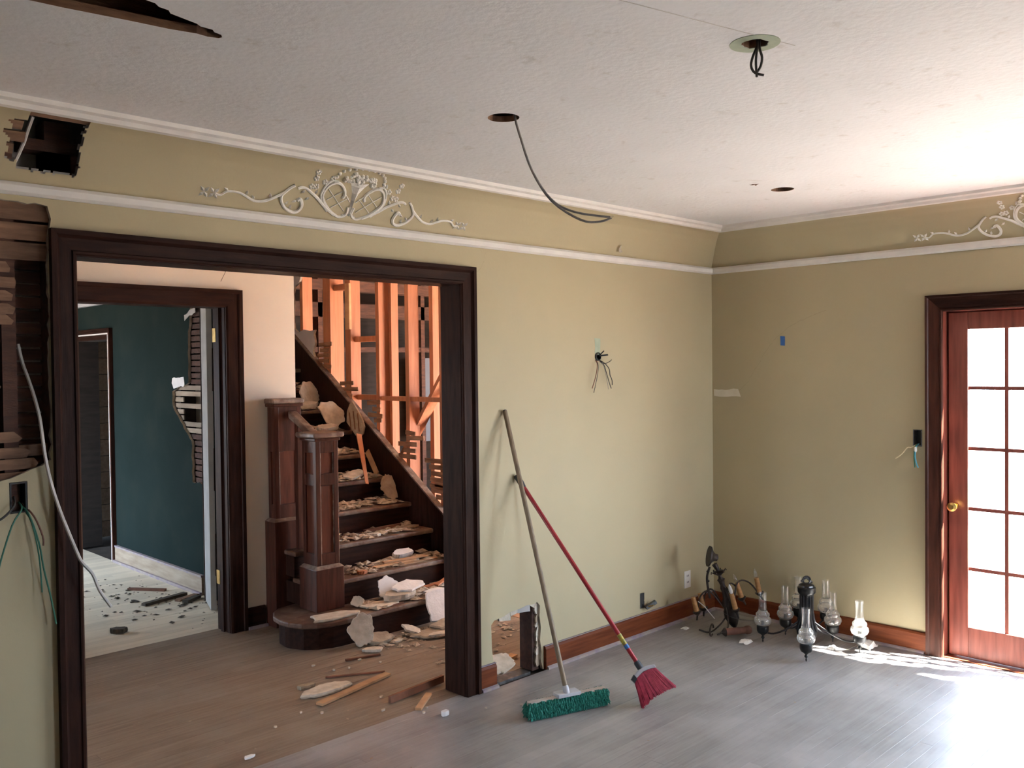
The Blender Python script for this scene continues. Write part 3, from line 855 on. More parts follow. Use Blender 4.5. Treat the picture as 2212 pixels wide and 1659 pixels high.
pl = [(3.24, skz(3.24) - 0.05), (3.30, 1.85), (3.26, 1.92), (3.285, 2.0), (3.265, 2.035), (3.36, 2.028), (3.44, 2.045), (3.54, 2.020), (3.60, 2.06), (3.612, 2.14), (3.60, 2.26), (3.615, 2.36), (3.58, 2.43), (3.50, 2.47), (3.47, 2.53), (3.44, 2.6), (4.4, 2.6), (4.4, skz(4.4) - 0.05)]
p = plate('plaster_remnant', 'greyblue', pl, [], lambda u, v, w: (-1.122 + w, u, v), 0.02, wall_stair)
two_tone(p, 0, 'yellow_edge')
rg = random.Random(9)
for y0, z0, nn, ln in ((3.16, 1.72, 5, 0.20), (2.84, 1.48, 3, 0.20), (2.45, 1.28, 4, 0.2), (2.03, 1.02, 5, 0.30), (1.70, 0.82, 5, 0.30), (1.62, 0.74, 3, 0.25)):
    for i in range(nn):
        zz = z0 + i * 0.046
        MB().bar((-1.106, y0 + rg.uniform(-0.03, 0.10), zz), (-1.106, y0 - ln * rg.uniform(0.4, 1.0), zz + rg.uniform(-0.012, 0.012)), 0.009, 0.034).build('lath', 'lath_y', wall_stair)
box('stair_head', 'greyblue', -2.118, -1.10, 4.30, 4.40, 0, 2.605, wall_stair)

# ------------------------------------------------------------------ strip floor
floor = empty('floor', (-3.6, 0, 0), kind='structure')
for nm, a in (('subfloor', (-7.2, 0.0, -5.6, -0.0)), ('subfloor', (-7.2, -1.1, 0.0, 6.2))):
    box(nm, 'floor_slab', a[0], a[1], a[2], a[3], -0.06, -0.020, floor)
bm = bmesh.new()
bmesh.ops.create_cube(bm, size=1.0)
top = [e for e in bm.edges if all(v.co.z > 0 for v in e.verts)]
bmesh.ops.bevel(bm, geom=top, offset=0.012, segments=1, affect='EDGES')
bmesh.ops.scale(bm, vec=(1, 1, 1), verts=bm.verts)
board_me = bpy.data.meshes.new('floor_board')
bm.to_mesh(board_me)
bm.free()
board_me.materials.append(M['floor'])
pale_me = board_me.copy()
pale_me.materials.clear()
pale_me.materials.append(M['floor_pale'])
brown_me = board_me.copy()
brown_me.materials.clear()
brown_me.materials.append(M['floor_brown'])
BW = 0.062
rg = random.Random(31)
cands, rest, rest1, rest2 = [], MB(), MB(), MB()
row = 0
y = -5.6
cx, cy = -5.332, -3.446


def in_view(x, y):
    dx, dy = x - cx, y - cy
    f = 0.7007 * dx + 0.7131 * dy
    if f < 0.6:
        return 0
    u = (0.7131 * dx - 0.7010 * dy) / f * 1931 + 1106
    v = 1.7 / f * 1931 + 790
    if -60 < u < 2280 and v < 1720:
        return 1.0 / (f * f)
    return 0


while y < 6.15:
    if 0.0 <= y + BW / 2 < 0.12:
        x_ranges = [(-4.17, -2.31)]
    elif y < 0.0:
        x_ranges = [(-7.2, -0.002)]
    elif y < 1.98:
        x_ranges = [(-7.2, -1.1)]
    else:
        x_ranges = [(-4.6, -2.30)]
    for xa, xb in x_ranges:
        x = xa - rg.random() * 1.2
        while x < xb:
            L = rg.uniform(1.1, 2.3)
            x0, x1 = max(x, xa), min(x + L, xb)
            x += L
            if x1 - x0 < 0.05:
                continue
            sc = max(in_view(x0 + k * (x1 - x0) / 6, y + BW / 2) for k in range(7))
            cands.append((sc * (x1 - x0) ** 0.3, x0, x1, y))
    y += BW
cands.sort(key=lambda c: -c[0])
for i, (sc, x0, x1, y) in enumerate(cands):
    dz = rg.uniform(-0.0006, 0.0)
    if i < 298 and sc > 0:
        o = bpy.data.objects.new('floor_board', board_me if y < 0.0 else brown_me if y < 2.05 else pale_me)
        COL.objects.link(o)
        o.parent = floor
        o.location = Vector(((x0 + x1) / 2, y + BW / 2, -0.009 + dz)) - Vector((-3.6, 0, 0))
        o.scale = (x1 - x0 - 0.0008, BW - 0.0008, 0.018)
    else:
        (rest if y < 0.0 else rest1 if y < 2.05 else rest2).box(x0 + 0.0004, x1 - 0.0004, y + 0.0004, y + BW - 0.0004, -0.018, dz)
rest.build('floor_boards', 'floor', floor, kind='stuff')
rest1.build('floor_boards', 'floor_brown', floor, kind='stuff')
rest2.build('floor_boards', 'floor_pale', floor, kind='stuff')

# ------------------------------------------------------------------ staircase
st = empty('staircase', (-1.62, 1.15, 0), 'dark mahogany staircase strewn with plaster rubble, climbing past stripped studs', 'staircase')
RISE, GO, Y1 = 0.17, 0.257, 1.15
for k in range(1, 12):
    yk = Y1 + GO * (k - 1)
    zk = RISE * k
    xl = -2.117 if k > 3 else -2.30
    if k == 1:
        arc = [(-2.27, 1.15), (-2.36, 1.158), (-2.44, 1.19), (-2.51, 1.25), (-2.55, 1.34), (-2.557, 1.43), (-2.54, 1.53), (-2.49, 1.62), (-2.42, 1.68), (-2.33, 1.70), (-2.30, 1.70), (-1.121, 1.70)]
        MB().prism([(-1.121, 1.15, zk - 0.034)] + [(x, y, zk - 0.034) for x, y in arc], (0, 0, 0.034)).build('tread', 'tread', st, bevel=0.010)
        sh = [(x + 0.03 * (1 if x < -2.3 else 0), y + 0.028 if y < 1.4 else y - 0.02, 0) for x, y in arc]
        MB().prism([(-1.121, 1.178, 0)] + sh, (0, 0, zk - 0.034)).build('riser', 'dark_h', st)
    else:
        box('tread', 'tread', xl, -1.121, yk, yk + GO + 0.04, zk - 0.032, zk, st, bevel=0.010)
        box('riser', 'dark_h', xl + 0.01, -1.121, yk + 0.028, yk + 0.046, zk - RISE, zk - 0.032, st)
    if 1 < k < 4:
        box('side_panel', 'dark', xl + 0.012, xl + 0.03, yk + 0.03, 1.92, zk - RISE + 0.001, zk - 0.032, st)
sk = [(1.30, 0), (1.30, skz(1.30)), (4.25, skz(4.25)), (4.25, skz(4.25) - 0.42), (1.9, skz(1.9) - 0.42), (1.7, 0)]
MB().prism([(-1.145, y, z) for y, z in sk], (0.030, 0, 0)).build('skirt_board', 'dark', st)
MB().prism([(-1.150, 1.30, skz(1.30)), (-1.150, 4.25, skz(4.25)), (-1.150, 4.25, skz(4.25) + 0.014), (-1.150, 1.30, skz(1.30) + 0.014)], (0.055, 0, 0)).build('skirt_cap', 'rail', st)


def newel(x0, x1, y0, y1, zb, zs, zt, band, wide_cap, name='newel_post'):
    """square post: base block, panelled shaft, cap"""
    n = empty(name, Vector(((x0 + x1) / 2, (y0 + y1) / 2, zb)) - Vector(st.location))
    n.parent = st
    MB().box(x0, x1, y0, y1, zb, zs - 0.02).build('base_block', 'newel', n, bevel=0.004)
    i = 0.020
    MB().add([(x0, y0, zs - 0.02), (x1, y0, zs - 0.02), (x1, y1, zs - 0.02), (x0, y1, zs - 0.02), (x0 + i, y0 + i, zs), (x1 - i, y0 + i, zs), (x1 - i, y1 - i, zs), (x0 + i, y1 - i, zs)],
             [(0, 1, 5, 4), (1, 2, 6, 5), (2, 3, 7, 6), (3, 0, 4, 7), (4, 5, 6, 7), (3, 2, 1, 0)]).build('base_bevel', 'rail', n)
    a0, a1, b0, b1 = x0 + i, x1 - i, y0 + i, y1 - i
    pz = [(zs + 0.075, band[0]), (band[1], zt - 0.13)] if band else [(zs + 0.09, zt - 0.35)]
    box('core', 'newel_panel', a0 + 0.012, a1 - 0.012, b0 + 0.012, b1 - 0.012, zs, zt - 0.03, n)
    s = 0.034
    for (u0, u1) in ((a0, a0 + s), (a1 - s, a1)):
        for (w0, w1) in ((b0, b0 + s), (b1 - s, b1)):
            box('corner_stile', 'newel', u0, u1, w0, w1, zs, zt - 0.03, n, bevel=0.003)
    zr = [zs] + [q for p_ in pz for q in p_] + [zt - 0.03]
    for j in range(0, len(zr), 2):
        box('cross_rail', 'newel', a0 + 0.001, a1 - 0.001, b0 + 0.001, b1 - 0.001, zr[j], zr[j + 1], n, bevel=0.003)
    for z0, z1 in pz:
        box('panel_bead', 'white' if False else 'rail', a0 + s - 0.001, a0 + s + 0.006, b0 + 0.005, b0 + 0.013, z0, z1, n)
        box('panel_bead', 'rail', a1 - s - 0.005, a1 - s + 0.001, b0 + 0.005, b0 + 0.013, z0, z1, n)
    c = wide_cap
    MB().prism([(a0 - 0.012, b0 - 0.012, zt - 0.055), (a1 + 0.012, b0 - 0.012, zt - 0.055), (a1 + 0.012, b1 + 0.012, zt - 0.055), (a0 - 0.012, b1 + 0.012, zt - 0.055)], (0, 0, 0.022)).build('neck_moulding', 'newel', n, bevel=0.006)
    MB().box(a0 - c, a1 + c, b0 - c, b1 + c, zt - 0.034, zt).build('cap', 'rail', n, bevel=0.010)
    return n


newel(-2.316, -2.111, 1.386, 1.588, 0.17, 0.455, 1.297, (0.96, 1.035), 0.030)
newel(-2.365, -2.125, 1.800, 1.929, 0.0, 0.715, 1.505, None, 0.018)
MB().add([(-2.245, 1.56, 1.255), (-2.180, 1.56, 1.255), (-2.180, 1.56, 1.295), (-2.245, 1.56, 1.295), (-2.245, 1.82, 1.375), (-2.180, 1.82, 1.375), (-2.180, 1.82, 1.425), (-2.245, 1.82, 1.425)],
         [(0, 1, 2, 3), (7, 6, 5, 4), (0, 4, 5, 1), (1, 5, 6, 2), (2, 6, 7, 3), (3, 7, 4, 0)]).build('handrail', 'rail', st, bevel=0.010)
for y0, z0 in ((1.625, 0.34), (1.72, 0.51)):
    box('baluster', 'newel', -2.235, -2.195, y0, y0 + 0.038, z0, 1.275 + (y0 - 1.56) * 0.46, st, bevel=0.003)


# ------------------------------------------------------------------ debris
def chunk(label, c, u, v, ru, rv, t, m, seed, name='plaster_chunk', group=None, under=None, cat='plaster', n=24, jag=0.30, tris=None):
    rg = random.Random(seed)
    c, u = Vector(c), Vector(u).normalized()
    v = Vector(v)
    v = (v - u * v.dot(u)).normalized()
    w = u.cross(v)
    if w.z < 0:
        w = -w
    # a broken outline: a few sharp corners joined by slightly ragged edges
    ring = []
    m_ = 6 if n < 12 else rg.choice((7, 8, 9))
    cor = []
    for i in range(m_):
        a = 2 * PI * (i + rg.uniform(-0.28, 0.28)) / m_
        k = rg.uniform(0.78, 1.16)
        sq = 1.0 / max(abs(math.cos(a)), abs(math.sin(a))) ** 0.4
        cor.append(Vector((math.cos(a) * k * sq, math.sin(a) * k * sq)))
    sub = 1 if n < 12 else 4
    for i in range(m_):
        p, q = cor[i], cor[(i + 1) % m_]
        for t_ in range(sub):
            g = p.lerp(q, t_ / sub)
            j_ = 0.0 if t_ == 0 else rg.uniform(-0.07, 0.07) * jag / 0.3
            ring.append((g.x * (1 + j_), g.y * (1 + j_)))
    n = len(ring)
    vs, fs = [], []
    for lay, sc in ((0, 0.93), (1, 1.0), (2, 0.96)):
        for x, y in ring:
            vs.append(c + u * (x * ru * sc) + v * (y * rv * sc) + w * (t * lay / 2 + rg.uniform(-0.1, 0.1) * t * (lay == 1)))
    for lay in (0, 1):
        for i in range(n):
            j = (i + 1) % n
            fs.append((lay * n + i, lay * n + j, (lay + 1) * n + j, (lay + 1) * n + i))
    vs.append(c + w * t * (1.0 + rg.uniform(-0.05, 0.1)))
    vs.append(c)
    for i in range(n):
        j = (i + 1) % n
        fs.append((2 * n + i, 2 * n + j, 3 * n))
        fs.append((j, i, 3 * n + 1))
    zmin = min(p.z for p in vs)
    if under is not None:
        dz = under + 0.0012 - zmin
        vs = [p + Vector((0, 0, dz)) for p in vs]
    return MB().add(vs, fs).build(name, m, None, label, cat, group)


X, Y, Z = (1, 0, 0), (0, 1, 0), (0, 0, 1)
T = lambda k: RISE * k
chunk('long rough tan plaster slab lying in front of the newel post', (-2.30, 1.235, 0.18), (1, -0.12, 0), Y, 0.155, 0.07, 0.016, 'plaster', 41, under=T(1))
chunk('pointed white plaster piece leaning on the second riser', (-1.80, 1.35, 0.24), (1, 0, 0.25), (0, 0.45, 1), 0.085, 0.075, 0.014, 'plaster_white', 42, under=T(1))
chunk('broad white plaster slab topmost of the pile on the bottom tread', (-1.70, 1.27, 0.26), (1, 0.05, 0.08), (0, 1, 0.25), 0.115, 0.07, 0.018, 'plaster_white', 43, under=T(1) + 0.055)
chunk('thick white plaster slab in the middle of the bottom tread pile', (-1.78, 1.25, 0.22), (1, -0.1, 0), (0, 1, 0.1), 0.12, 0.065, 0.040, 'plaster', 44, under=T(1) + 0.014)
chunk('flat cream plaster slab at the foot of the bottom tread pile', (-1.93, 1.25, 0.19), (1, 0.1, 0), Y, 0.13, 0.075, 0.015, 'plaster', 45, under=T(1))
chunk('small upright curled plaster flake beside the newel post base', (-2.06, 1.33, 0.2), (1, -0.3, 0.2), (0, 0.3, 1), 0.05, 0.035, 0.010, 'plaster', 46, under=T(1))
chunk('white plaster piece on the bottom tread near the opening jamb', (-1.50, 1.22, 0.19), (1, 0, 0.04), Y, 0.085, 0.05, 0.022, 'plaster_white', 47, under=T(1))
chunk('rounded cream plaster piece propped against the bottom riser', (-2.19, 1.10, 0.05), (1, -0.3, 0.1), (0.1, 0.35, 1), 0.085, 0.10, 0.016, 'plaster', 48, under=0.001)
chunk('crumbly tan plaster piece lying on the floor by the bottom riser', (-2.09, 1.06, 0.02), (1, -0.25, 0), (0, 1, 0.35), 0.09, 0.06, 0.025, 'plaster_brown', 49, under=0.001)
chunk('small pale plaster chip on the hall floor before the bottom riser', (-2.20, 0.955, 0.01), (1, -0.6, 0), Y, 0.062, 0.035, 0.016, 'plaster', 50, under=0.001)
chunk('narrow pale plaster chip beside the crumbly tan piece', (-1.985, 1.00, 0.01), (1, 0.2, 0), Y, 0.045, 0.025, 0.012, 'plaster', 51, under=0.001)
chunk('large pinkish plaster sheet leaning on the bottom riser near the jamb', (-1.53, 1.08, 0.06), (1, -0.2, 0), (0, 0.5, 0.75), 0.16, 0.11, 0.018, 'plaster_white', 52, under=0.03)
chunk('curled plaster flake with a white rim on the hall floor rubble', (-1.86, 1.02, 0.05), (1, -0.4, -0.5), (0.3, 1, 0.6), 0.07, 0.035, 0.015, 'plaster', 53, under=0.012)
chunk('grey ribbed plaster sheet flat on the hall floor near the jamb', (-1.70, 0.93, 0.03), (1, -0.1, 0.02), Y, 0.19, 0.10, 0.018, 'plaster_brown', 54, under=0.004)
chunk('second grey plaster sheet on top of the ribbed one', (-1.58, 0.98, 0.05), (1, 0.15, 0.1), Y, 0.14, 0.07, 0.018, 'plaster_brown', 55, under=0.026)
chunk('bright white plaster lump at the back of the second tread', (-1.50, 1.59, 0.38), (1, -0.1, 0.1), (0, 1, 0.5), 0.085, 0.035, 0.035, 'plaster_white', 56, under=T(2) + 0.02)
chunk('thin cream plaster bar beside the white lump on the second tread', (-1.64, 1.60, 0.37), (1, 0.05, 0.03), Y, 0.10, 0.025, 0.020, 'plaster', 57, under=T(2))
chunk('small orange brick bit on the second tread', (-1.93, 1.45, 0.35), X, Y, 0.035, 0.022, 0.022, 'stick_orange', 58, under=T(2), name='brick_bit', cat='rubble')
chunk('small white pebble of plaster next to the orange brick bit', (-1.855, 1.44, 0.35), X, Y, 0.018, 0.014, 0.018, 'plaster_white', 59, under=T(2))
chunk('pale plaster block in the middle of the third tread', (-1.62, 1.74, 0.53), (1, -0.1, 0), Y, 0.05, 0.03, 0.02, 'plaster', 60, under=T(3))
chunk('lilac grey plaster sheet on the third tread', (-1.42, 1.78, 0.53), (1, 0.05, 0), Y, 0.15, 0.05, 0.012, 'plaster_white', 61, under=T(3))
chunk('flat tan plaster piece at the skirt end of the third tread', (-1.255, 1.82, 0.53), (1, 0, 0), Y, 0.085, 0.05, 0.014, 'plaster_brown', 62, under=T(3))
chunk('big curved brown plaster sheet leaning on the skirt board', (-1.232, 2.085, 0.80), (-0.10, -0.50, -0.85), (1, -0.25, 0.0), 0.115, 0.066, 0.014, 'plaster_brown', 63, under=T(4) + 0.004)
chunk('tan plaster piece on the fifth tread', (-1.42, 2.27, 0.88), (1, 0.1, 0.15), (0, 1, 0.3), 0.10, 0.06, 0.02, 'plaster', 64, under=T(5))
chunk('cream plaster piece at the back of the sixth tread', (-1.42, 2.58, 1.05), (1, 0.1, 0.05), (0, 1, 0.25), 0.11, 0.06, 0.02, 'plaster', 65, under=T(6))
chunk('large cream plaster sheet standing on the seventh tread', (-1.275, 2.80, 1.31), (0.95, 0, 0.20), (0.1, 0.35, 1), 0.105, 0.115, 0.018, 'plaster', 66, under=T(7) + 0.02)
chunk('thin cream plaster slab across the seventh tread by the handrail', (-1.60, 2.745, 1.2), (1, 0.02, 0), Y, 0.17, 0.05, 0.022, 'plaster', 67, under=T(7))
chunk('broken cream plaster piece under the standing sheet', (-1.36, 2.735, 1.2), (1, -0.1, 0.1), (0, 1, 0.3), 0.09, 0.05, 0.03, 'plaster', 68, under=T(7))
chunk('white plaster sheet propped on the tread above the wall post', (-1.285, 3.12, 1.50), (0.9, 0.05, -0.35), (0.1, 0.35, 1), 0.105, 0.105, 0.018, 'plaster', 69, under=T(8) + 0.02)
chunk('pale plaster sheet behind the propped white one', (-1.42, 3.34, 1.66), (1, 0.1, 0.3), (0, 0.5, 1), 0.10, 0.08, 0.016, 'plaster', 70, under=T(9) + 0.02)
chunk('lumpy tan plaster heap piece on the eighth tread', (-1.40, 3.03, 1.4), (1, 0.05, 0.05), (0, 1, 0.2), 0.15, 0.07, 0.04, 'plaster', 71, under=T(8))
chunk('grey plaster piece on the topmost visible tread', (-1.50, 3.56, 1.8), (1, 0.1, 0.1), (0, 1, 0.4), 0.13, 0.08, 0.03, 'plaster_brown', 72, under=T(10))
# ribbed plaster panel hanging over the skirt, with its keys as separate ribs
rp = empty('ribbed_plaster', (-1.16, 2.60, 1.10), 'pointed ribbed plaster panel hanging over the skirt board', 'plaster')
pa, pu, pv = Vector((-1.168, 2.595, 1.255)), Vector((0.03, -1, -0.04)).normalized(), Vector((-0.02, 0.12, 1)).normalized()
wn = Vector((-1.0, -0.1, 0.05)).normalized()
pp = lambda a, b, h=0.0: pa + pu * a + pv * b + wn * h
out2 = [(-0.115, 0.0), (-0.095, 0.09), (-0.05, 0.15), (-0.01, 0.175), (0.04, 0.12), (0.10, 0.04), (0.118, -0.02), (0.09, -0.08), (0.04, -0.11), (-0.01, -0.10), (-0.06, -0.05)]
MB().prism([pp(a, b) for a, b in out2], wn * 0.014).build('sheet', 'plaster_brown', rp)
for a in (-0.06, -0.005, 0.05):
    MB().bar(pp(a, -0.05 - 0.3 * abs(a), 0.014), pp(a, 0.10 - 0.3 * abs(a), 0.014), 0.010, 0.008).build('key_groove', 'stick_dark', rp)


def stick(label, a, b, w, h, m, name='lath_stick', up=(0, 0, 1), taper=1.0, group=None):
    return MB().bar(a, b, w, h, up, taper).build(name, m, None, label, 'lath', group)


stick('bright orange lath stick hanging down across the fifth and sixth risers', (-1.267, 2.42, 1.179), (-1.431, 2.085, 0.833), 0.045, 0.010, 'stick_orange', up=(0, -1, 0.8), taper=0.55)
stick('dull brown lath stick beside the bright orange one', (-1.19, 2.42, 1.04), (-1.205, 2.27, 0.87), 0.010, 0.050, 'stick', up=(0, -1, 0.3))
stick('dark lath stick along the bottom tread nosing', (-2.02, 1.19, 0.176), (-1.80, 1.18, 0.176), 0.024, 0.010, 'stick_dark')
stick('red brown lath stick at the back of the third tread', (-1.62, 1.86, 0.53), (-1.30, 1.86, 0.535), 0.030, 0.022, 'stick_dark')
stick('orange lath stick on the bottom tread near the jamb', (-1.50, 1.35, 0.19), (-1.25, 1.30, 0.225), 0.03, 0.010, 'stick_orange')
stick('second orange lath stick on the bottom tread crossing the first', (-1.42, 1.30, 0.20), (-1.20, 1.37, 0.24), 0.03, 0.010, 'stick_orange')
for i, (xa, ya, xb, yb, zz) in enumerate(((-1.92, 1.55, -1.58, 1.52, 0.346), (-1.80, 1.49, -1.45, 1.50, 0.356), (-1.62, 1.46, -1.28, 1.47, 0.346), (-1.70, 1.53, -1.35, 1.49, 0.368))):
    stick('brown lath stick lying among rubble on the second tread', (xa, ya, zz), (xb, yb, zz), 0.034, 0.009, 'stick', group='lath sticks on the second tread')
stick('long pale lath stick beside the cream plaster slab on the hall floor', (-2.905, 0.437, 0.010), (-2.398, 0.545, 0.012), 0.045, 0.012, 'stick')
stick('thin dark lath stick behind the cream plaster slab on the hall floor', (-2.66, 0.760, 0.006), (-2.378, 0.600, 0.006), 0.014, 0.008, 'stick_dark')
stick('short brown lath stick on the floor at the opening jamb', (-2.595, 0.030, 0.007), (-2.425, 0.155, 0.007), 0.032, 0.012, 'stick')
MB().bar((-2.640, 0.205, 0.020), (-2.262, 0.235, 0.026), 0.018, 0.038).build('loose_board', 'stick_dark', None, 'narrow dark board lying on edge by the opening jamb', 'board', bevel=0.002)
stick('curved dark splinter on the hall floor before the bottom step', (-2.42, 0.925, 0.006), (-2.22, 0.86, 0.006), 0.016, 0.010, 'stick_dark')
chunk('pointed cream plaster slab on the hall floor beside a lath stick', (-2.77, 0.585, 0.0), (1, 0.02, 0.0), Y, 0.165, 0.066, 0.020, 'plaster', 77, under=0.001)
chunk('small white plaster crumb cluster behind the pointed cream slab', (-2.82, 0.70, 0.0), (1, 0, 0), Y, 0.05, 0.025, 0.02, 'plaster_brown', 78, under=0.001)
chunk('white plaster pebble on grey floor in front of the opening jamb', (-2.546, -0.115, 0), X, Y, 0.022, 0.016, 0.022, 'plaster_white', 79, under=0.001)
chunk('white plaster chip on the brown floor inside the wide opening', (-3.45, 0.135, 0), X, Y, 0.026, 0.012, 0.010, 'plaster_white', 80, under=0.001)
for i, (x, y) in enumerate(((-2.60, 0.98), (-2.56, 0.83), (-2.36, 0.87), (-2.48, 0.80), (-3.02, 0.42), (-2.95, 0.34), (-2.72, 0.15), (-2.55, 0.02), (-2.60, -0.02), (-2.2, -0.3), (-2.35, -0.2), (-3.2, 0.35), (-2.62, 0.30), (-2.3, 0.75))):
    rgc = random.Random(i)
    chunk('tiny pale plaster crumb scattered on the hall floor', (x, y, 0), X, Y, rgc.uniform(0.006, 0.014), rgc.uniform(0.005, 0.009), 0.008, 'plaster', 100 + i, under=0.001, name='plaster_crumb', group='crumbs on the hall floor', n=8)
# debris seen through the hole at the foot of the back wall
chunk('torn plaster flap with dark layers in the mouth of the baseboard hole', (-1.99, 0.10, 0.06), (1, -0.15, 0.05), (0, 1, 0.5), 0.11, 0.07, 0.018, 'plaster', 81, under=0.03)
chunk('flat tan plaster piece on the floor behind the baseboard hole', (-1.78, 0.62, 0), (1, -0.3, 0.05), Y, 0.10, 0.05, 0.02, 'plaster', 82, under=0.001)
chunk('long pale plaster flake behind the baseboard hole', (-1.72, 0.86, 0.03), (1, -0.4, 0.02), Y, 0.12, 0.035, 0.016, 'plaster', 83, under=0.014)
chunk('square tan plaster bit at the edge of the baseboard hole', (-1.99, 0.28, 0), (1, 0.1, 0), Y, 0.06, 0.05, 0.03, 'plaster_brown', 84, under=0.001)
stick('brown lath stick on the floor behind the baseboard hole', (-1.98, 0.20, 0.012), (-1.70, 0.26, 0.012), 0.05, 0.02, 'stick')
# teal room floor
stick('straight dark lath stick on the pale floor of the teal room', (-2.632, 3.570, 0.010), (-2.445, 3.325, 0.010), 0.030, 0.018, 'stick_dark')
stick('long dark lath stick slanting towards the teal baseboard', (-2.745, 3.005, 0.012), (-2.39, 3.10, 0.012), 0.045, 0.020, 'rubble_dark')
stick('brown lath stick crossing under the slanting dark one', (-2.52, 2.95, 0.008), (-2.34, 3.02, 0.008), 0.05, 0.014, 'lath')
stick('dark lath scrap against the teal doorway', (-2.50, 2.86, 0.014), (-2.365, 2.94, 0.014), 0.05, 0.02, 'rubble_dark')
chunk('black plaster lump alone on the pale floor before the teal doorway', (-3.12, 2.47, 0), (1, -0.6, 0), Y, 0.055, 0.035, 0.03, 'rubble_dark', 90, under=0.001)
stick('thin pale stick poking down from the teal door head', (-3.66, 1.87, 2.20), (-3.565, 1.905, 2.075), 0.012, 0.010, 'dust')


def rubble(name, label, cat, m, spots, seed, smin, smax, flat=0.6):
    """crumbs too small to pick apart: jittered octahedra on the given (x, y, z) spots"""
    rg = random.Random(seed)
    mb = MB()
    for x, y, z in spots:
        s = smin + (smax - smin) * rg.random() ** 3
        a = rg.random() * 6.28
        l = rg.uniform(0.7, 1.9)
        ca, sa = math.cos(a), math.sin(a)
        pts = [(l * s, 0, 0), (0, s, 0), (-l * s, 0, 0), (0, -s, 0)]
        vs = [(x + px * ca - py * sa, y + px * sa + py * ca, z + s * flat * rg.uniform(0.2, 0.6)) for px, py, _ in pts]
        vs += [(x + rg.uniform(-.3, .3) * s, y + rg.uniform(-.3, .3) * s, z + s * flat * rg.uniform(0.8, 1.3)), (x, y, z)]
        mb.add(vs, [(0, 1, 4), (1, 2, 4), (2, 3, 4), (3, 0, 4), (1, 0, 5), (2, 1, 5), (3, 2, 5), (0, 3, 5)])
    return mb.build(name, m, None, label, cat, kind='stuff')


rg = random.Random(77)
spots = []
for k in range(1, 11):
    yk = Y1 + GO * (k - 1)
    xa = -2.07
    for i in range(260 if k == 1 else 330 if k < 4 else 650):
        x = rg.uniform(xa + 0.02, -1.20)
        if k == 1 and x < -2.05:
            continue
        dens = 0.5 + 0.5 * pnoise(Vector((x * 6, k * 3.1, 0)))
        if rg.random() > dens + 0.35:
            continue
        u = rg.random() ** 0.75
        spots.append((x, yk + 0.03 + u * (GO - 0.045), T(k) + 0.02 * u * rg.random() * (1 if k < 4 else 1.8)))
rubble('stair_rubble', 'crumbled tan plaster rubble heaped on the stair treads', 'rubble', 'rubble', spots, 1, 0.006, 0.042)
spots = []
for i in range(420):
    x = rg.uniform(-2.2, -1.2)
    y = 1.12 - abs(rg.gauss(0, 0.14)) * (0.7 + (x + 2.2))
    if y > 0.5:
        spots.append((x, y, 0.001))
for i in range(160):
    spots.append((rg.uniform(-2.15, -1.3), rg.uniform(0.18, 1.0), 0.001))
rubble('hall_rubble', 'crumbled plaster rubble on the hall floor at the foot of the stairs', 'rubble', 'rubble', spots, 2, 0.004, 0.026)
spots = []
for i in range(170):
    x, y = rg.gauss(-2.62, 0.22), rg.gauss(3.15, 0.38)
    if -3.4 < x < -2.34 and 2.2 < y < 4.2 and y > 2.2:
        spots.append((x, y, 0.001))
rubble('dark_splinters', 'dark wood splinters scattered over the pale teal room floor', 'splinters', 'rubble_dark', spots, 3, 0.006, 0.024)
spots = [(rg.uniform(-3.9, -2.65), rg.uniform(-0.5, 1.9), 0.0005) for i in range(60)] + [(rg.uniform(-2.3, -0.3), rg.uniform(-1.6, -0.1), 0.0005) for i in range(30)]
rubble('floor_grit', 'fine pale grit sprinkled over the strip floor', 'grit', 'plaster_brown', spots, 4, 0.002, 0.007)


# ------------------------------------------------------------------ plaster ornaments on the cove
def cove_norm(s):
    a, b = cove_at(max(0, s - 0.01)), cove_at(min(CS[-1], s + 0.01))
    t = Vector((b[0] - a[0], b[1] - a[1])).normalized()
    return (t.y, -t.x)


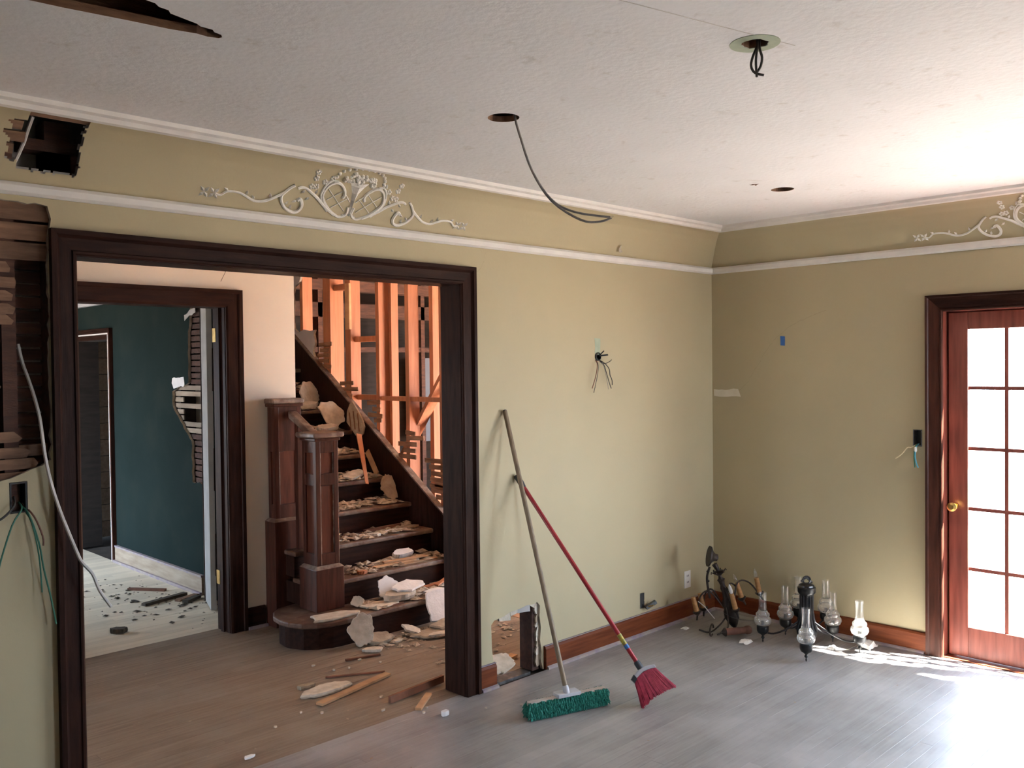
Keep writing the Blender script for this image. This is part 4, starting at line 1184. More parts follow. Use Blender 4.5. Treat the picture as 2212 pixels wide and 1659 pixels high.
def ornament(base, place, label):
    root = empty('plaster_ornament', base, label, 'ornament', 'cove ornaments')

    def P(u, s, h=0.004):
        s = max(0.004, min(s, 0.300))
        d, z = cove_at(s)
        n = cove_norm(s)
        return place(u, d + n[0] * h, z + n[1] * h)

    def blob(mb, u, s, r, h):
        """a small rounded boss"""
        n = 7
        vs = [P(u, s, h)]
        for k in range(n):
            a = 2 * PI * k / n
            vs.append(P(u + r * 0.6 * math.cos(a), s + r * 0.6 * math.sin(a), h * 0.8))
        for k in range(n):
            a = 2 * PI * k / n
            vs.append(P(u + r * math.cos(a), s + r * math.sin(a), -0.002))
        fs = []
        for k in range(n):
            j = (k + 1) % n
            fs += [(0, 1 + k, 1 + j), (1 + k, 1 + n + k, 1 + n + j, 1 + j)]
        mb.add(vs, fs)

    def leaf(mb, u, s, a, L, w):
        c, q = math.cos(a), math.sin(a)
        f = lambda x, y, h: P(u + x * c - y * q, s + x * q + y * c, h)
        mb.add([f(0, 0, 0.001), f(L * 0.45, w, 0.001), f(L, 0, 0.001), f(L * 0.45, -w, 0.001), f(L * 0.45, 0, 0.011)], [(0, 1, 4), (1, 2, 4), (2, 3, 4), (3, 0, 4)])

    def stroke(mb, pts, r0, r1=None, m=1):
        pts = [Vector((a * m, b, 0)) for a, b in pts]
        sm = smooth_path(pts, 5)
        n = len(sm)
        r1 = r0 if r1 is None else r1
        mb.tube([P(p.x, p.y, 0.003) for p in sm], [r0 + (r1 - r0) * i / (n - 1) for i in range(n)], 6)

    scroll = [(-0.306, 0.146), (-0.324, 0.132), (-0.341, 0.111), (-0.353, 0.092), (-0.349, 0.07), (-0.328, 0.043), (-0.302, 0.028), (-0.277, 0.022), (-0.257, 0.03), (-0.247, 0.05), (-0.251, 0.071), (-0.263, 0.087), (-0.276, 0.079)]
    tail = [(-0.345, 0.106), (-0.377, 0.084), (-0.421, 0.059), (-0.47, 0.052), (-0.512, 0.068), (-0.546, 0.079), (-0.594, 0.078), (-0.622, 0.058), (-0.645, 0.062)]
    stem = [(-0.288, 0.134), (-0.273, 0.142), (-0.25, 0.14), (-0.216, 0.123), (-0.184, 0.104), (-0.15, 0.078), (-0.109, 0.053), (-0.073, 0.035)]
    oval = [(-0.060, 0.118), (-0.053, 0.134), (-0.062, 0.158), (-0.093, 0.185), (-0.12, 0.187), (-0.145, 0.171), (-0.159, 0.141), (-0.159, 0.113), (-0.14, 0.085), (-0.103, 0.053), (-0.07, 0.035), (-0.047, 0.027), (-0.023, 0.035), (-0.012, 0.053), (-0.016, 0.08)]
    for m in (-1, 1):
        mb = MB()
        stroke(mb, scroll, 0.0062, 0.0085, -m)
        stroke(mb, tail, 0.0068, 0.0045, -m)
        stroke(mb, stem, 0.006, 0.008, -m)
        sg = -m
        for u, s, a in ((-0.47, 0.055, 2.2), (-0.512, 0.068, 1.4), (-0.40, 0.07, 1.8), (-0.59, 0.078, 2.6), (-0.33, 0.05, 0.9), (-0.30, 0.032, 1.4), (-0.276, 0.079, 3.6), (-0.25, 0.13, 3.9), (-0.22, 0.10, 3.8), (-0.20, 0.118, 1.2)):
            leaf(mb, u * sg, s, a if sg > 0 else PI - a, 0.026, 0.007)
        mb.build('scroll', 'plasterwhite', root, smooth=True)
        mb = MB()
        for u, s in ((-0.648, 0.062), (-0.69, 0.062)):
            for a in (0.9, 2.3, -0.9, -2.3):
                leaf(mb, u * sg, s, a, 0.030, 0.008)
        mb.build('leaf_tip', 'plasterwhite', root)
        mb = MB()
        stroke(mb, oval, 0.0075, 0.0065, -m)
        stroke(mb, [(a * 0.92 - 0.022, 0.108 + (b - 0.108) * 1.14) for a, b in oval[3:10]], 0.0045, 0.004, -m)
        for i in range(4, 13, 2):
            blob(mb, (oval[i][0] - 0.006) * sg, oval[i][1], 0.009, 0.009)
        mb.build('oval_frame', 'plasterwhite', root, smooth=True)
        mb = MB()
        for a, b in (((-0.104, 0.066), (-0.026, 0.125)), ((-0.141, 0.152), (-0.032, 0.059)), ((-0.135, 0.10), (-0.07, 0.15)), ((-0.09, 0.18), (-0.015, 0.105))):
            stroke(mb, [a, ((a[0] + b[0]) / 2, (a[1] + b[1]) / 2), b], 0.0022, 0.0022, -m)
        mb.build('lattice', 'plasterwhite', root)
        mb = MB()
        for u, s in ((-0.218, 0.194), (-0.222, 0.226), (-0.226, 0.152), (-0.205, 0.155), (-0.171, 0.182), (-0.139, 0.206)):
            for k in range(5):
                a = k * 1.257 + u * 20
                blob(mb, u * sg + 0.009 * math.cos(a), s + 0.009 * math.sin(a), 0.007, 0.007)
        mb.build('flower_sprig', 'plasterwhite', root)
    mb = MB()
    prof = [(0.006, 0.040), (0.016, 0.052), (0.013, 0.064), (0.006, 0.085), (0.009, 0.115), (0.018, 0.15), (0.036, 0.185), (0.052, 0.205)]
    for (w0, s0), (w1, s1) in zip(prof, prof[1:]):
        mb.add([P(-w0, s0, 0), P(0, s0, 0.012), P(w0, s0, 0), P(-w1, s1, 0), P(0, s1, 0.014), P(w1, s1, 0)], [(0, 1, 4, 3), (1, 2, 5, 4)])
    mb.build('basket', 'plasterwhite', root, smooth=True)
    mb = MB()
    rg = random.Random(3)
    for i in range(46):
        a = rg.uniform(0, PI)
        k = rg.random() ** 0.5
        blob(mb, 0.085 * k * math.cos(a), 0.200 + 0.055 * k * math.sin(a) + rg.uniform(-0.008, 0.008), rg.uniform(0.008, 0.013), rg.uniform(0.008, 0.016))
    for i in range(13):
        a = PI * i / 12
        blob(mb, 0.125 * math.cos(a), 0.218 + 0.074 * math.sin(a), 0.010, 0.009)
    mb.build('flower_heap', 'plasterwhite', root)


ornament((-3.0, 0, 2.36), lambda u, d, z: (-3.0 + u, -d, z), 'white plaster basket and scroll relief over the wide opening')
ornament((0, -2.09, 2.36), lambda u, d, z: (-d, -2.09 - u, z), 'white plaster scroll relief over the glazed doors')


# ------------------------------------------------------------------ cables, boxes and small things on walls and ceiling
def wire(name, m, pts, r, parent=None, label=None, cat=None, k=4, n=6):
    return MB().tube(smooth_path(pts, k), r, n).build(name, m, parent, label, cat, smooth=True)


c1 = empty('ceiling_cable', (-3.02, -1.11, 2.605), 'grey two-strand cable curving out of a round ceiling hole', 'cable')
base_c = [(-3.012, -1.112, 2.66), (-3.012, -1.117, 2.605), (-2.999, -1.132, 2.531), (-2.972, -1.162, 2.412), (-2.926, -1.21, 2.31), (-2.867, -1.27, 2.262), (-2.77, -1.365, 2.240)]
wire('strand', 'cable_grey', base_c, 0.0042, c1)
wire('strand', 'cable_grey', [(-3.006, -1.106, 2.66), (-3.006, -1.112, 2.605), (-2.994, -1.128, 2.531), (-2.967, -1.158, 2.412), (-2.922, -1.212, 2.302), (-2.85, -1.288, 2.232), (-2.80, -1.336, 2.225), (-2.768, -1.366, 2.239)], 0.0042, c1)
wire('bare_end', 'wire_cream', [(-2.772, -1.363, 2.240), (-2.764, -1.371, 2.242)], 0.005, c1)
c2 = empty('ceiling_wires', (-3.03, -2.12, 2.605), 'dark looped wires dangling from the green ringed ceiling hole', 'wires')
wire('wire', 'cable_black', [(-3.03, -2.12, 2.66), (-3.033, -2.117, 2.608), (-3.043, -2.107, 2.570), (-3.046, -2.104, 2.545), (-3.039, -2.112, 2.526), (-3.022, -2.130, 2.519)], 0.0036, c2)
wire('wire', 'cable_black', [(-3.034, -2.118, 2.66), (-3.034, -2.117, 2.60), (-3.037, -2.114, 2.56), (-3.036, -2.116, 2.514)], 0.0036, c2)
wire('wire', 'cable_black', [(-3.028, -2.122, 2.66), (-3.029, -2.121, 2.60), (-3.024, -2.126, 2.570), (-3.027, -2.123, 2.545), (-3.035, -2.116, 2.528)], 0.0036, c2)

wire('white_cable', 'cable_white', [(-4.345, 0.085, 1.80), (-4.336, 0.07, 1.731), (-4.324, 0.03, 1.656), (-4.305, 0.0, 1.541), (-4.295, -0.03, 1.377), (-4.266, -0.05, 1.227), (-4.217, -0.08, 1.059), (-4.201, -0.09, 1.016), (-4.17, -0.1, 0.971), (-4.147, -0.1, 0.908), (-4.108, -0.1, 0.841)], 0.0062, None, 'long white cable drooping from the open wall bay across the door casing', 'cable')
wire('thin_wire', 'cable_black', [(-2.62, 1.895, 2.34), (-2.66, 1.90, 2.26)], 0.0015, None, 'thin black wire hanging over the teal doorway', 'wire')

jb = empty('junction_box', (-4.378, 0.0, 1.21), 'black junction box with green wires below the exposed lath', 'box')
for a in ((-4.405, -4.400, 0.0, 0.06, 1.207, 1.313), (-4.356, -4.351, 0.0, 0.06, 1.207, 1.313), (-4.400, -4.356, 0.0, 0.06, 1.207, 1.212), (-4.400, -4.356, 0.0, 0.06, 1.308, 1.313), (-4.405, -4.351, 0.055, 0.06, 1.207, 1.313)):
    box('box_side', 'slot', *a, jb)
wire('wire', 'wire_green', [(-4.37, 0.03, 1.24), (-4.375, -0.02, 1.22), (-4.41, -0.035, 1.17), (-4.45, -0.04, 1.05), (-4.47, -0.04, 0.95)], 0.003, jb)
wire('wire', 'cable_black', [(-4.385, 0.03, 1.26), (-4.40, -0.025, 1.235), (-4.44, -0.04, 1.20), (-4.50, -0.04, 1.17)], 0.004, jb)
wire('wire', 'wire_green', [(-4.365, 0.03, 1.23), (-4.352, -0.02, 1.20), (-4.325, -0.03, 1.10), (-4.31, -0.03, 1.0), (-4.29, -0.03, 0.90), (-4.275, -0.035, 0.80)], 0.003, jb)
wire('wire', 'wire_red', [(-4.36, 0.03, 1.235), (-4.335, -0.02, 1.19), (-4.312, -0.03, 1.12), (-4.31, -0.03, 1.085)], 0.0032, jb)
wire('wire', 'wire_green', [(-4.362, 0.03, 1.23), (-4.345, -0.025, 1.17), (-4.325, -0.03, 1.05), (-4.318, -0.03, 0.92)], 0.0026, jb)

sc = empty('sconce_box', (-1.228, 0, 1.73), 'black round sconce box with splayed wires under a green paint strip', 'box')
MB().lathe((-1.228, 0.05, 1.752), (0, -1, 0), [(0.026, 0), (0.026, 0.056), (0.020, 0.060), (0.018, 0.02)], 16, (True, True)).build('box_ring', 'blackbox', sc)
MB().bar((-1.222, -0.01, 1.757), (-1.186, -0.045, 1.762), 0.010, 0.010).build('bracket', 'blackbox', sc)
MB().bar((-1.214, -0.01, 1.765), (-1.204, -0.03, 1.786), 0.006, 0.006).build('bracket', 'blackbox', sc)
for m_, pts, r in (('wire_red', [(-1.238, 0.02, 1.742), (-1.258, -0.02, 1.715), (-1.270, -0.03, 1.68), (-1.285, -0.03, 1.63), (-1.316, -0.03, 1.565)], 0.0026),
                   ('cable_black', [(-1.234, 0.02, 1.74), (-1.250, -0.02, 1.71), (-1.262, -0.03, 1.66), (-1.28, -0.03, 1.60), (-1.302, -0.03, 1.538)], 0.0018),
                   ('cable_black', [(-1.218, 0.02, 1.738), (-1.202, -0.02, 1.71), (-1.186, -0.03, 1.66), (-1.160, -0.03, 1.60), (-1.140, -0.03, 1.560)], 0.0024),
                   ('cable_black', [(-1.216, 0.02, 1.738), (-1.194, -0.02, 1.715), (-1.160, -0.03, 1.68), (-1.150, -0.03, 1.64), (-1.132, -0.03, 1.61), (-1.130, -0.03, 1.58)], 0.0026),
                   ('cable_black', [(-1.216, 0.02, 1.738), (-1.198, -0.02, 1.71), (-1.170, -0.04, 1.72), (-1.152, -0.045, 1.733)], 0.0022),
                   ('cable_grey', [(-1.22, 0.02, 1.738), (-1.202, -0.02, 1.70), (-1.185, -0.03, 1.63), (-1.165, -0.03, 1.555)], 0.0014)):
    wire('wire', m_, pts, r, sc)
plate('paint_strip', 'oldgreen', ragged([(-1.252, 1.762), (-1.206, 1.762), (-1.204, 1.86), (-1.256, 1.862)], 0.02, 0.003, 6), [], lambda u, v, w: (u, -0.0012 + w, v), 0.001, sc)

oh = empty('loose_receptacle', (-0.81, 0, 0.16), 'old electrical receptacle hanging out of a hole above the baseboard', 'receptacle')
box('box_back', 'slot', -0.838, -0.792, 0.0, 0.045, 0.16, 0.26, oh)
MB().bar((-0.805, -0.02, 0.165), (-0.745, -0.055, 0.200), 0.028, 0.022).build('body', 'duct', oh, bevel=0.002)
MB().bar((-0.812, 0.02, 0.20), (-0.806, -0.03, 0.16), 0.006, 0.006).build('wire', 'cable_black', oh)
MB().bar((-0.79, -0.03, 0.175), (-0.775, -0.06, 0.185), 0.034, 0.006).build('strap', 'brass', oh)

wo = empty('wall_outlet', (-0.322, 0, 0.205), 'white outlet cover plate near the corner of the yellow walls', 'outlet')
box('cover_plate', 'outlet', -0.358, -0.288, -0.007, 0.0, 0.202, 0.316, wo, bevel=0.003)
for zz in (0.235, 0.278):
    box('socket', 'slot', -0.334, -0.330, -0.0082, -0.006, zz, zz + 0.012, wo)
    box('socket', 'slot', -0.317, -0.313, -0.0082, -0.006, zz, zz + 0.012, wo)

rb = empty('switch_box', (0, -1.388, 1.205), 'dark open switch box with loose wires beside the glazed door casing', 'box')
box('box_back', 'slot', 0.04, 0.05, -1.414, -1.362, 1.206, 1.304, rb)
for a in ((-1.414, -1.408, 1.206, 1.304), (-1.368, -1.362, 1.206, 1.304), (-1.408, -1.368, 1.206, 1.211), (-1.408, -1.368, 1.299, 1.304)):
    box('box_side', 'duct', -0.003, 0.045, *a, rb)
wire('wire', 'wire_blue', [(0.02, -1.388, 1.22), (-0.02, -1.386, 1.20), (-0.028, -1.384, 1.16), (-0.03, -1.390, 1.115), (-0.03, -1.402, 1.085)], 0.0036, rb)
wire('wire', 'wire_green', [(0.02, -1.384, 1.22), (-0.022, -1.380, 1.20), (-0.028, -1.378, 1.15), (-0.03, -1.384, 1.085)], 0.0032, rb)
MB().lathe((-0.024, -1.385, 1.205), (0, 0.02, -1), [(0.004, 0), (0.008, 0.006), (0.009, 0.022), (0.003, 0.034)], 10).build('wire_nut', 'outlet', rb, smooth=True)
wire('wire', 'wire_cream', [(0.02, -1.384, 1.22), (-0.02, -1.36, 1.20), (-0.028, -1.340, 1.198), (-0.03, -1.31, 1.16), (-0.03, -1.272, 1.13)], 0.0030, rb)
plate('tape_bit', 'tape_blue', ragged(rect(-0.551, -0.517, 1.812, 1.875), 0.03, 0.002, 5), [], lambda u, v, w: (-0.0015 + w, u, v), 0.001, None, label='small bit of blue painter tape on the yellow wall', cat='tape')
plate('joint_tape', 'tape_clear', ragged([(-0.22, 1.478), (-0.015, 1.478), (-0.015, 1.522), (-0.20, 1.530)], 0.03, 0.004, 7), [], lambda u, v, w: (-0.0012 + w, u, v), 0.001, wall_right)
rgc = random.Random(14)
for pts, P_ in (([(-0.20, 1.51), (-0.27, 1.57), (-0.33, 1.66), (-0.40, 1.76), (-0.47, 1.85), (-0.53, 1.90), (-0.60, 1.945), (-0.70, 1.985), (-0.83, 2.03)], lambda u, v: (-0.0006, u, v)),
                ([(-2.13, 2.30), (-2.16, 2.22), (-2.22, 2.19), (-2.30, 2.215)], lambda u, v: (u, -0.0006, v))):
    q = smooth_path([(a, b, 0) for a, b in pts], 5)
    q = [(p_.x + rgc.uniform(-.004, .004), p_.y + rgc.uniform(-.004, .004)) for p_ in q]
    up = [P_(a, b + 0.0012) for a, b in q]
    dn = [P_(a, b - 0.0012) for a, b in q]
    n = len(q)
    MB().add(up + dn, [(i, i + 1, n + i + 1, n + i) for i in range(n - 1)]).build('crack', 'crack', wall_right if P_(0, 0)[0] < 0 else wall_back)
plate('scar', 'yellow_edge', ragged([(-1.075, 2.40), (-1.06, 2.425), (-1.05, 2.40), (-1.02, 2.385), (-1.05, 2.38)], 0.02, 0.003, 3), [], lambda u, v, w: (u, -0.03 - (v - 2.38) * 0.6 + w, v), 0.001, wall_back)

# ------------------------------------------------------------------ green push broom
pb = empty('push_broom', (-2.09, -0.51, 0), 'green bristled push broom with a worn wooden handle leaning on the wall', 'broom')
hd = Vector((0.954, -0.30, 0)).normalized()
hn = Vector((0.30, 0.954, 0)).normalized()
hc = Vector((-2.092, -0.508, 0))
Q = lambda a, b, z: hc + hd * a + hn * b + Vector((0, 0, z))
MB().prism([Q(-0.215, -0.018, 0.066), Q(0.215, -0.018, 0.066), Q(0.222, 0.0, 0.066), Q(0.215, 0.018, 0.066), Q(-0.215, 0.018, 0.066), Q(-0.222, 0, 0.066)], (0, 0, 0.018)).build('block', 'block_wood', pb, bevel=0.003)
vs = [Q(a, b, z) for a, b, z in ((-0.218, -0.030, 0.068), (0.218, -0.030, 0.068), (0.218, 0.030, 0.068), (-0.218, 0.030, 0.068), (-0.215, -0.036, 0.003), (0.215, -0.036, 0.003), (0.215, 0.036, 0.003), (-0.215, 0.036, 0.003))]
MB().add(vs, [(0, 1, 2, 3), (7, 6, 5, 4), (0, 4, 5, 1), (1, 5, 6, 2), (2, 6, 7, 3), (3, 7, 4, 0)]).build('bristle_core', 'green_core', pb)
rg = random.Random(8)
mb = MB()
for side in (-1, 1):
    for i in range(120):
        for lay in range(5):
            a = -0.222 + 0.444 * (i + rg.random()) / 120
            z0 = (0.078, 0.070, 0.060, 0.044, 0.026)[lay] + rg.uniform(-0.005, 0.005)
            ln = (0.030, 0.030, 0.028, 0.026, 0.024)[lay] * rg.uniform(0.8, 1.15)
            b0 = side * (0.017 + 0.006 * lay * 0.5)
            p0 = Q(a, b0, z0)
            out = side * ln * 0.62 * (1.0 if lay < 4 else 0.7)
            p1 = Q(a + rg.uniform(-0.006, 0.006), b0 + out, max(0.001, z0 - ln * rg.uniform(0.45, 0.95)))
            mb.tube([p0, (p0 + p1) / 2 + Vector((0, 0, 0.004)), p1], [0.0035, 0.0034, 0.0016], 4, cap=False)
for side in (-1, 1):
    for i in range(60):
        b0 = rg.uniform(-0.03, 0.03)
        z0 = rg.uniform(0.02, 0.078)
        p0 = Q(side * 0.214, b0, z0)
        p1 = Q(side * (0.214 + rg.uniform(0.012, 0.022)), b0 * 1.3, max(0.001, z0 - rg.uniform(0.008, 0.025)))
        mb.tube([p0, (p0 + p1) / 2 + Vector((0, 0, 0.004)), p1], [0.0035, 0.0034, 0.0016], 4, cap=False)
mb.build('bristles', 'green_bristle', pb, kind='stuff')
foot = Vector((-2.108, -0.524, 0.088))
tip = Vector((-2.018, -0.016, 1.462))
ax = (tip - foot).normalized()
bu = hd
MB().prism([Q(-0.065, -0.034, 0.083), Q(0.060, -0.034, 0.083), Q(0.060, 0.026, 0.083), Q(-0.065, 0.026, 0.083)], (0, 0, 0.018)).build('bracket', 'grey_plastic', pb, bevel=0.002)
MB().lathe(foot - ax * 0.004, ax, [(0.016, 0), (0.016, 0.045), (0.013, 0.05)], 12).build('socket', 'grey_plastic', pb, smooth=True)
MB().tube([foot, foot.lerp(tip, 0.5), tip], 0.0125, 10).build('handle', 'handle_wood', pb, smooth=True)
MB().lathe(tip - ax * 0.004, ax, [(0.0126, 0), (0.010, 0.008), (0.004, 0.011)], 10).build('handle_tip', 'dark_plastic', pb, smooth=True)

# ------------------------------------------------------------------ red broom
rbm = empty('fan_broom', (-1.78, -0.76, 0), 'pink fan broom with a red handle leaning behind the push broom', 'broom')
K = Vector((-1.746, -0.700, 0.168))
tp = Vector((-1.934, -0.020, 1.100))
d = (K - tp).normalized()
rr_ = Vector((0.713, -0.701, 0))
c = (rr_ - d * rr_.dot(d)).normalized()
e = d.cross(c)
MB().tube([tp, K - d * 0.03], 0.0115, 10).build('handle', 'handle_red', rbm, smooth=True)
MB().lathe(tp - d * 0.012, d, [(0.012, 0), (0.017, 0.008), (0.017, 0.05), (0.012, 0.08)], 12).build('hang_grip', 'dark_plastic', rbm, smooth=True)
L_ = (K - tp).length
MB().lathe(tp + d * (L_ - 0.20), d, [(0.0122, 0), (0.0122, 0.058)], 12).build('label_band', 'label_yellow', rbm, smooth=True)
MB().lathe(tp + d * (L_ - 0.140), d, [(0.0124, 0), (0.0124, 0.022)], 12).build('label_band', 'label_blue', rbm, smooth=True)
MB().lathe(K - d * 0.045, d, [(0.014, 0), (0.017, 0.01), (0.017, 0.04)], 12).build('collar', 'dark_plastic', rbm, smooth=True)
BP = lambda a, b, h=0.0: K + c * a + d * b + e * h
caps = [(-0.066, 0.016), (-0.045, 0.004), (-0.015, -0.004), (0.015, -0.004), (0.045, 0.004), (0.068, 0.016), (0.066, 0.034), (0.04, 0.022), (0.0, 0.014), (-0.04, 0.022), (-0.064, 0.034)]
MB().prism([BP(a, b, -0.016) for a, b in caps], e * 0.032).build('cap', 'grey_plastic', rbm, bevel=0.003)
MB().prism([BP(-0.072, 0.014, -0.017), BP(-0.048, 0.002, -0.017), BP(-0.044, 0.026, -0.017), BP(-0.066, 0.038, -0.017)], e * 0.034).build('cap_end', 'dark_plastic', rbm)
vs = [BP(a, b, h) for h in (-0.013, 0.013) for a, b in ((-0.060, 0.026), (-0.03, 0.016), (0.03, 0.016), (0.060, 0.026), (0.084, 0.128), (0.04, 0.138), (-0.03, 0.142), (-0.088, 0.132))]
MB().add(vs, [tuple(range(8)), tuple(range(15, 7, -1))] + [(i, (i + 1) % 8, (i + 1) % 8 + 8, i + 8) for i in range(8)]).build('bristle_core', 'pink_core', rbm)
rg = random.Random(4)
mb = MB()
for i in range(380):
    t = rg.uniform(-1, 1)
    h = rg.choice((-1, 1)) * rg.uniform(0.009, 0.016)
    a0, b0 = t * 0.062, 0.018 + abs(t) ** 2 * 0.014
    L = rg.uniform(0.118, 0.132)
    sp = t * (0.034 if t > 0 else 0.042) + rg.uniform(-0.004, 0.004)
    mb.tube([BP(a0, b0, h), BP(a0 + sp * 0.45, b0 + L * 0.5, h * 1.25), BP(a0 + sp, b0 + L, h * rg.uniform(1.2, 1.7))], [0.0020, 0.0020, 0.0016], 4, cap=False)
mb.build('bristles', 'pink_bristle', rbm, kind='stuff')

# ------------------------------------------------------------------ chandelier with oil-lamp chimneys, standing on the floor
ch = empty('chimney_chandelier', (-0.36, -0.88, 0), 'black metal chandelier with glass oil-lamp chimneys standing on the floor', 'chandelier')
cc = Vector((-0.352, -0.872, 0))
MB().lathe(cc, Z, [(0.004, 0.012), (0.012, 0.03), (0.026, 0.05), (0.056, 0.066), (0.060, 0.10), (0.050, 0.125), (0.040, 0.17), (0.034, 0.22), (0.034, 0.30), (0.040, 0.318)], 24).build('column', 'black', ch, smooth=True)
for i in range(12):
    a = 2 * PI * i / 12
    q = Vector((math.cos(a), math.sin(a), 0))
    MB().tube([cc + q * 0.061 + Vector((0, 0, 0.10)), cc + q * 0.043 + Vector((0, 0, 0.165)), cc + q * 0.0365 + Vector((0, 0, 0.22)), cc + q * 0.0365 + Vector((0, 0, 0.312))], 0.0045, 6).build('flute', 'gunmetal', ch, smooth=True)
MB().lathe(cc, Z, [(0.036, 0.312), (0.044, 0.318), (0.052, 0.330), (0.053, 0.358), (0.046, 0.364)], 28).build('collar', 'black', ch, smooth=True)
MB().lathe(cc, Z, [(0.046, 0.362), (0.044, 0.372), (0.030, 0.380), (0.012, 0.384)], 28).build('top_cap', 'gunmetal', ch, smooth=True)
MB().tube([cc + Vector((0.022 * math.cos(t) * 0.713, -0.022 * math.cos(t) * 0.70, 0.400 + 0.022 * math.sin(t))) for t in [2 * PI * i / 14 for i in range(15)]], 0.006, 6).build('hanging_loop', 'gunmetal', ch, smooth=True)
MB().tube([cc + Vector((0.03, -0.02, 0.385)), cc + Vector((0.0, 0.0, 0.415)), cc + Vector((-0.03, 0.02, 0.395))], 0.006, 6).build('chain_link', 'black', ch, smooth=True)
arms = [(-0.457, -0.640, 0.0), (-0.232, -0.668, 0.0), (-0.608, -1.000, 0.0), (-0.165, -0.945, 0.0), (-0.250, -1.150, 0.0), (-0.105, -0.690, 0.045), (-0.100, -0.870, 0.050), (-0.500, -1.135, 0.0)][:7]
for x, y, z0 in arms:
    ap = Vector((x, y, z0))
    out = ap - cc
    out.z = 0
    u = out.normalized()
    R_ = out.length
    MB().tube(smooth_path([cc + u * 0.045 + Vector((0, 0, 0.15)), cc + u * (R_ * 0.45) + Vector((0, 0, 0.095)), cc + u * (R_ * 0.75) + Vector((0, 0, 0.060 + z0)), cc + u * R_ + Vector((0, 0, 0.066 + z0))]), 0.0058, 8).build('arm', 'gunmetal', ch, smooth=True)
    lp = empty('lamp', ap - Vector(ch.location))
    lp.parent = ch
    MB().lathe(ap, Z, [(0.0015, 0.001), (0.005, 0.010), (0.003, 0.020), (0.010, 0.028), (0.010, 0.034), (0.005, 0.040), (0.014, 0.050), (0.030, 0.060), (0.036, 0.075), (0.036, 0.100), (0.030, 0.106)], 18).build('cup', 'black', lp, smooth=True)
    MB().lathe(ap, Z, [(0.010, 0.104), (0.010, 0.130), (0.007, 0.134)], 10).build('socket', 'gunmetal', lp, smooth=True)
    MB().lathe(ap, Z, [(0.029, 0.105), (0.044, 0.114), (0.0515, 0.132), (0.0485, 0.149), (0.038, 0.158), (0.041, 0.166), (0.040, 0.178), (0.030, 0.188), (0.0265, 0.196)], 24, (False, False)).build('chimney_bowl', 'chimney_bowl', lp, smooth=True)
    MB().lathe(ap, Z, [(0.0265, 0.196), (0.0230, 0.225), (0.0225, 0.270), (0.0245, 0.306)], 24, (False, False)).build('chimney', 'chimney', lp, smooth=True)

# ------------------------------------------------------------------ tilted candle chandelier in the corner
ic = empty('candle_chandelier', (-0.42, -0.37, 0), 'tarnished iron candle chandelier slumped in the corner', 'chandelier')
ax = Vector((-0.06, 0.067, 0.317)).normalized()
b0 = Vector((-0.400, -0.398, 0.075))
A_ = lambda h: b0 + ax * h
rt = Vector((0.713, -0.701, 0))
rt = (rt - ax * rt.dot(ax)).normalized()
fw = ax.cross(rt)
MB().lathe(b0, ax, [(0.010, -0.045), (0.022, -0.03), (0.036, 0.0), (0.046, 0.03), (0.044, 0.06), (0.034, 0.085), (0.040, 0.105), (0.036, 0.125), (0.022, 0.15), (0.017, 0.19), (0.020, 0.215), (0.014, 0.235), (0.020, 0.262), (0.026, 0.270), (0.014, 0.280), (0.010, 0.300)], 18).build('column', 'iron', ic, smooth=True)
MB().lathe(b0, ax, [(0.012, 0.298), (0.030, 0.312), (0.040, 0.320), (0.030, 0.326), (0.010, 0.330)], 18).build('drip_dish', 'iron', ic, smooth=True)
for i in range(6):
    a = 2 * PI * i / 6
    q = rt * math.cos(a) + fw * math.sin(a)
    MB().tube([A_(0.320) + q * 0.036, A_(0.330) + q * 0.046, A_(0.318) + q * 0.050], 0.0035, 5).build('dish_curl', 'iron', ic)
MB().tube([A_(0.325), A_(0.345) - rt * 0.004, A_(0.375) - rt * 0.012], [0.011, 0.013, 0.018], 10).build('neck', 'iron', ic, smooth=True)
dc = A_(0.43) - rt * 0.025
dn_ = (rt * 0.90 - ax * 0.45).normalized()
MB().lathe(dc, dn_, [(0.066, -0.010), (0.064, 0.0), (0.040, 0.012), (0.024, 0.030), (0.022, 0.046), (0.010, 0.052)], 24).build('canopy', 'iron', ic, smooth=True)
l0 = dc - ax * 0.062 - rt * 0.020
MB().tube(smooth_path([l0, l0 - Vector((0.012, -0.012, 0.06)), l0 - Vector((0.010, -0.010, 0.12)), l0 - Vector((0, 0, 0.20))]), 0.0075, 6).build('hanging_rod', 'iron', ic, smooth=True)
for t in (0.03, 0.09, 0.15):
    MB().lathe(l0 - Vector((0.008, -0.008, t)), (0, 0, 1), [(0.0075, -0.006), (0.011, 0), (0.0075, 0.006)], 10).build('rod_knuckle', 'iron', ic, smooth=True)
cand = [((-0.562, -0.236, 0.137), (-0.577, -0.219, 0.225), False, 'candle'), ((-0.500, -0.245, 0.150), (-0.520, -0.232, 0.240), False, 'candle'), ((-0.440, -0.440, 0.165), (-0.460, -0.425, 0.262), 'frost', 'candle'),
        ((-0.335, -0.420, 0.215), (-0.357, -0.400, 0.305), 'bulb', 'candle'), ((-0.262, -0.505, 0.250), (-0.276, -0.492, 0.340), 'bulb', 'candle'), ((-0.525, -0.425, 0.034), (-0.430, -0.500, 0.040), False, 'rust')]
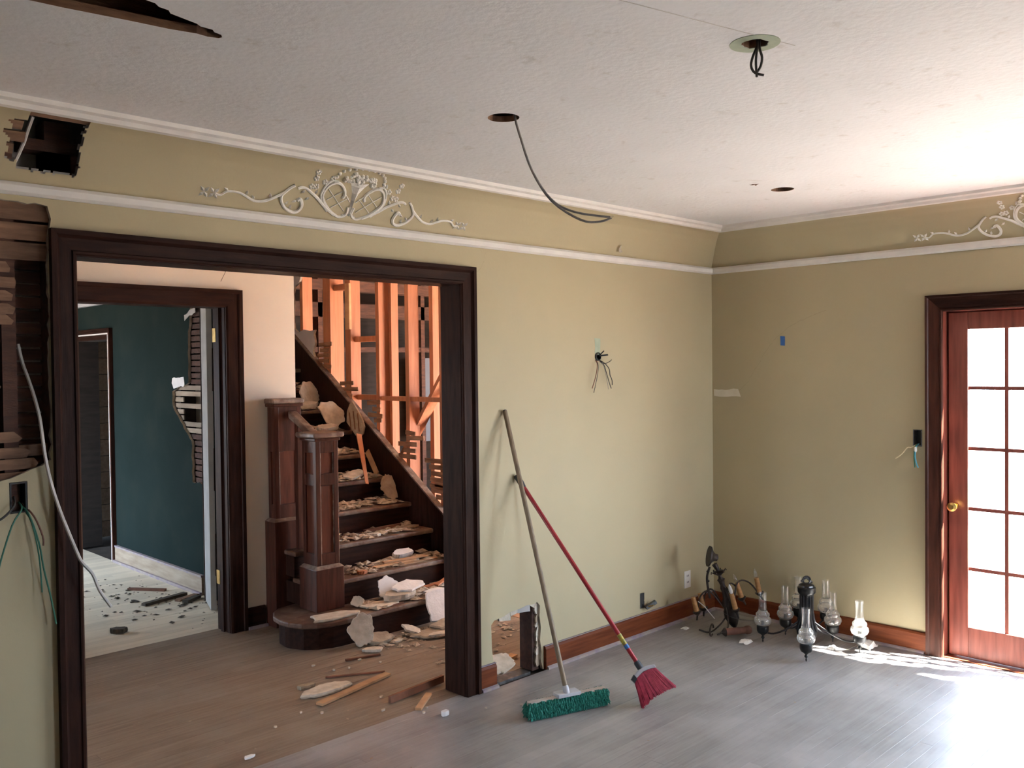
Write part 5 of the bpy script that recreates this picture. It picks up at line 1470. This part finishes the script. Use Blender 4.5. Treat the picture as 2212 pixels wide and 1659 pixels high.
for i, (p0, p1, bulb, m_) in enumerate(cand):
    p0, p1 = Vector(p0), Vector(p1)
    dd = (p1 - p0).normalized()
    side = (p0 - A_(0.05))
    hub = A_(0.10) + (side - ax * side.dot(ax)).normalized() * 0.036
    mid1 = A_(0.22 if i < 5 else 0.03) + (side - ax * side.dot(ax)) * 0.45
    low = p0 - dd * 0.055
    pts = [hub, mid1, p0.lerp(hub, 0.25) + ax * (0.08 if i < 5 else -0.02), low + (p0 - hub).normalized() * 0.012, p0 - dd * 0.02]
    MB().tube(smooth_path(pts, 5), 0.0052, 7).build('arm', 'iron', ic, smooth=True)
    cd_ = empty('candle_arm_lamp', p0 - Vector(ic.location))
    cd_.parent = ic
    MB().lathe(p0, dd, [(0.006, -0.030), (0.014, -0.022), (0.026, -0.010), (0.028, -0.003), (0.016, 0.0)], 14).build('bobeche', 'iron', cd_, smooth=True)
    MB().tube([p0, p1], [0.0165, 0.0145] if i < 5 else [0.022, 0.022], 14).build('candle_sleeve', m_, cd_, smooth=True)
    if bulb:
        MB().lathe(p1, dd, [(0.008, 0.0), (0.012, 0.012), (0.0125, 0.022), (0.009, 0.042), (0.003, 0.058), (0.0005, 0.064)], 14).build('bulb', bulb, cd_, smooth=True)
    if i == 5:
        MB().lathe(p1, dd, [(0.022, 0.0), (0.026, 0.010), (0.026, 0.03), (0.016, 0.042), (0.004, 0.044)], 14).build('end_cup', 'rust', cd_, smooth=True)
MB().tube([Vector((-0.585, -0.36, 0.012)) + Vector((0.05 * math.cos(t), 0.02 * math.cos(t), 0.034 + 0.034 * math.sin(t))) for t in [PI * 2 * i / 16 for i in range(14)]], 0.0055, 6).build('scroll', 'iron', ic, smooth=True)
MB().tube(smooth_path([(-0.63, -0.30, 0.045), (-0.56, -0.33, 0.020), (-0.50, -0.36, 0.055), (-0.46, -0.38, 0.10)]), 0.0055, 6).build('scroll', 'iron', ic, smooth=True)
MB().tube([(-0.560, -0.245, 0.200), (-0.53, -0.275, 0.165), (-0.49, -0.32, 0.09)], 0.0026, 6).build('lead_wire', 'cable_white', ic, smooth=True)
gp = MB().lathe((-0.40, -0.44, 0.10), (0.1, -0.15, 1), [(0.02, 0.0), (0.07, 0.006), (0.098, 0.016), (0.100, 0.019), (0.070, 0.010), (0.02, 0.004)], 28)
gp.build('glass_dish', 'chimney', ic, smooth=True)


# ------------------------------------------------------------------ papers and scraps near the chandeliers
def crumple(label, c, r, seed, m='paper', h=0.03):
    rg = random.Random(seed)
    n = 7
    vs, fs = [], []
    for i in range(n):
        for j in range(n):
            x, y = (i / (n - 1) - 0.5) * 2, (j / (n - 1) - 0.5) * 2
            k = 1 + 0.35 * pnoise(Vector((x * 1.5 + seed, y * 1.5, 0)))
            vs.append((c[0] + x * r * k, c[1] + y * r * 0.75 * k, c[2] + h * max(0, (0.75 - 0.6 * (x * x + y * y))) + h * 0.5 * max(0.0, pnoise(Vector((x * 2.2, y * 2.2, seed)))) + 0.003))
    for i in range(n - 1):
        for j in range(n - 1):
            a = i * n + j
            fs.append((a, a + n, a + n + 1, a + 1))
    top = len(vs)
    vs2 = [(x, y, max(0.0005, z - 0.0025)) for x, y, z in vs]
    f2 = [tuple(k + top for k in reversed(f)) for f in fs]
    rim = [i * n for i in range(n)] + [(n - 1) * n + j for j in range(1, n)] + [i * n + n - 1 for i in range(n - 2, -1, -1)] + [j for j in range(n - 2, 0, -1)]
    f3 = [(rim[i], rim[(i + 1) % len(rim)], rim[(i + 1) % len(rim)] + top, rim[i] + top) for i in range(len(rim))]
    return MB().add(vs + vs2, fs + f2 + f3).build('crumpled_paper', m, None, label, 'paper')


crumple('white crumpled paper on the floor against the baseboard by the glazed doors', (-0.115, -1.135, 0), 0.060, 3, h=0.045)
crumple('small pale paper scrap on the floor beneath the chimney chandelier', (-0.29, -1.00, 0), 0.030, 9, h=0.02)
crumple('white paper flake on the floor below the white outlet plate', (-0.545, -0.135, 0), 0.028, 12, h=0.012)
crumple('pale paper scrap in front of the slumped candle chandelier', (-0.53, -0.565, 0), 0.045, 15, h=0.02)
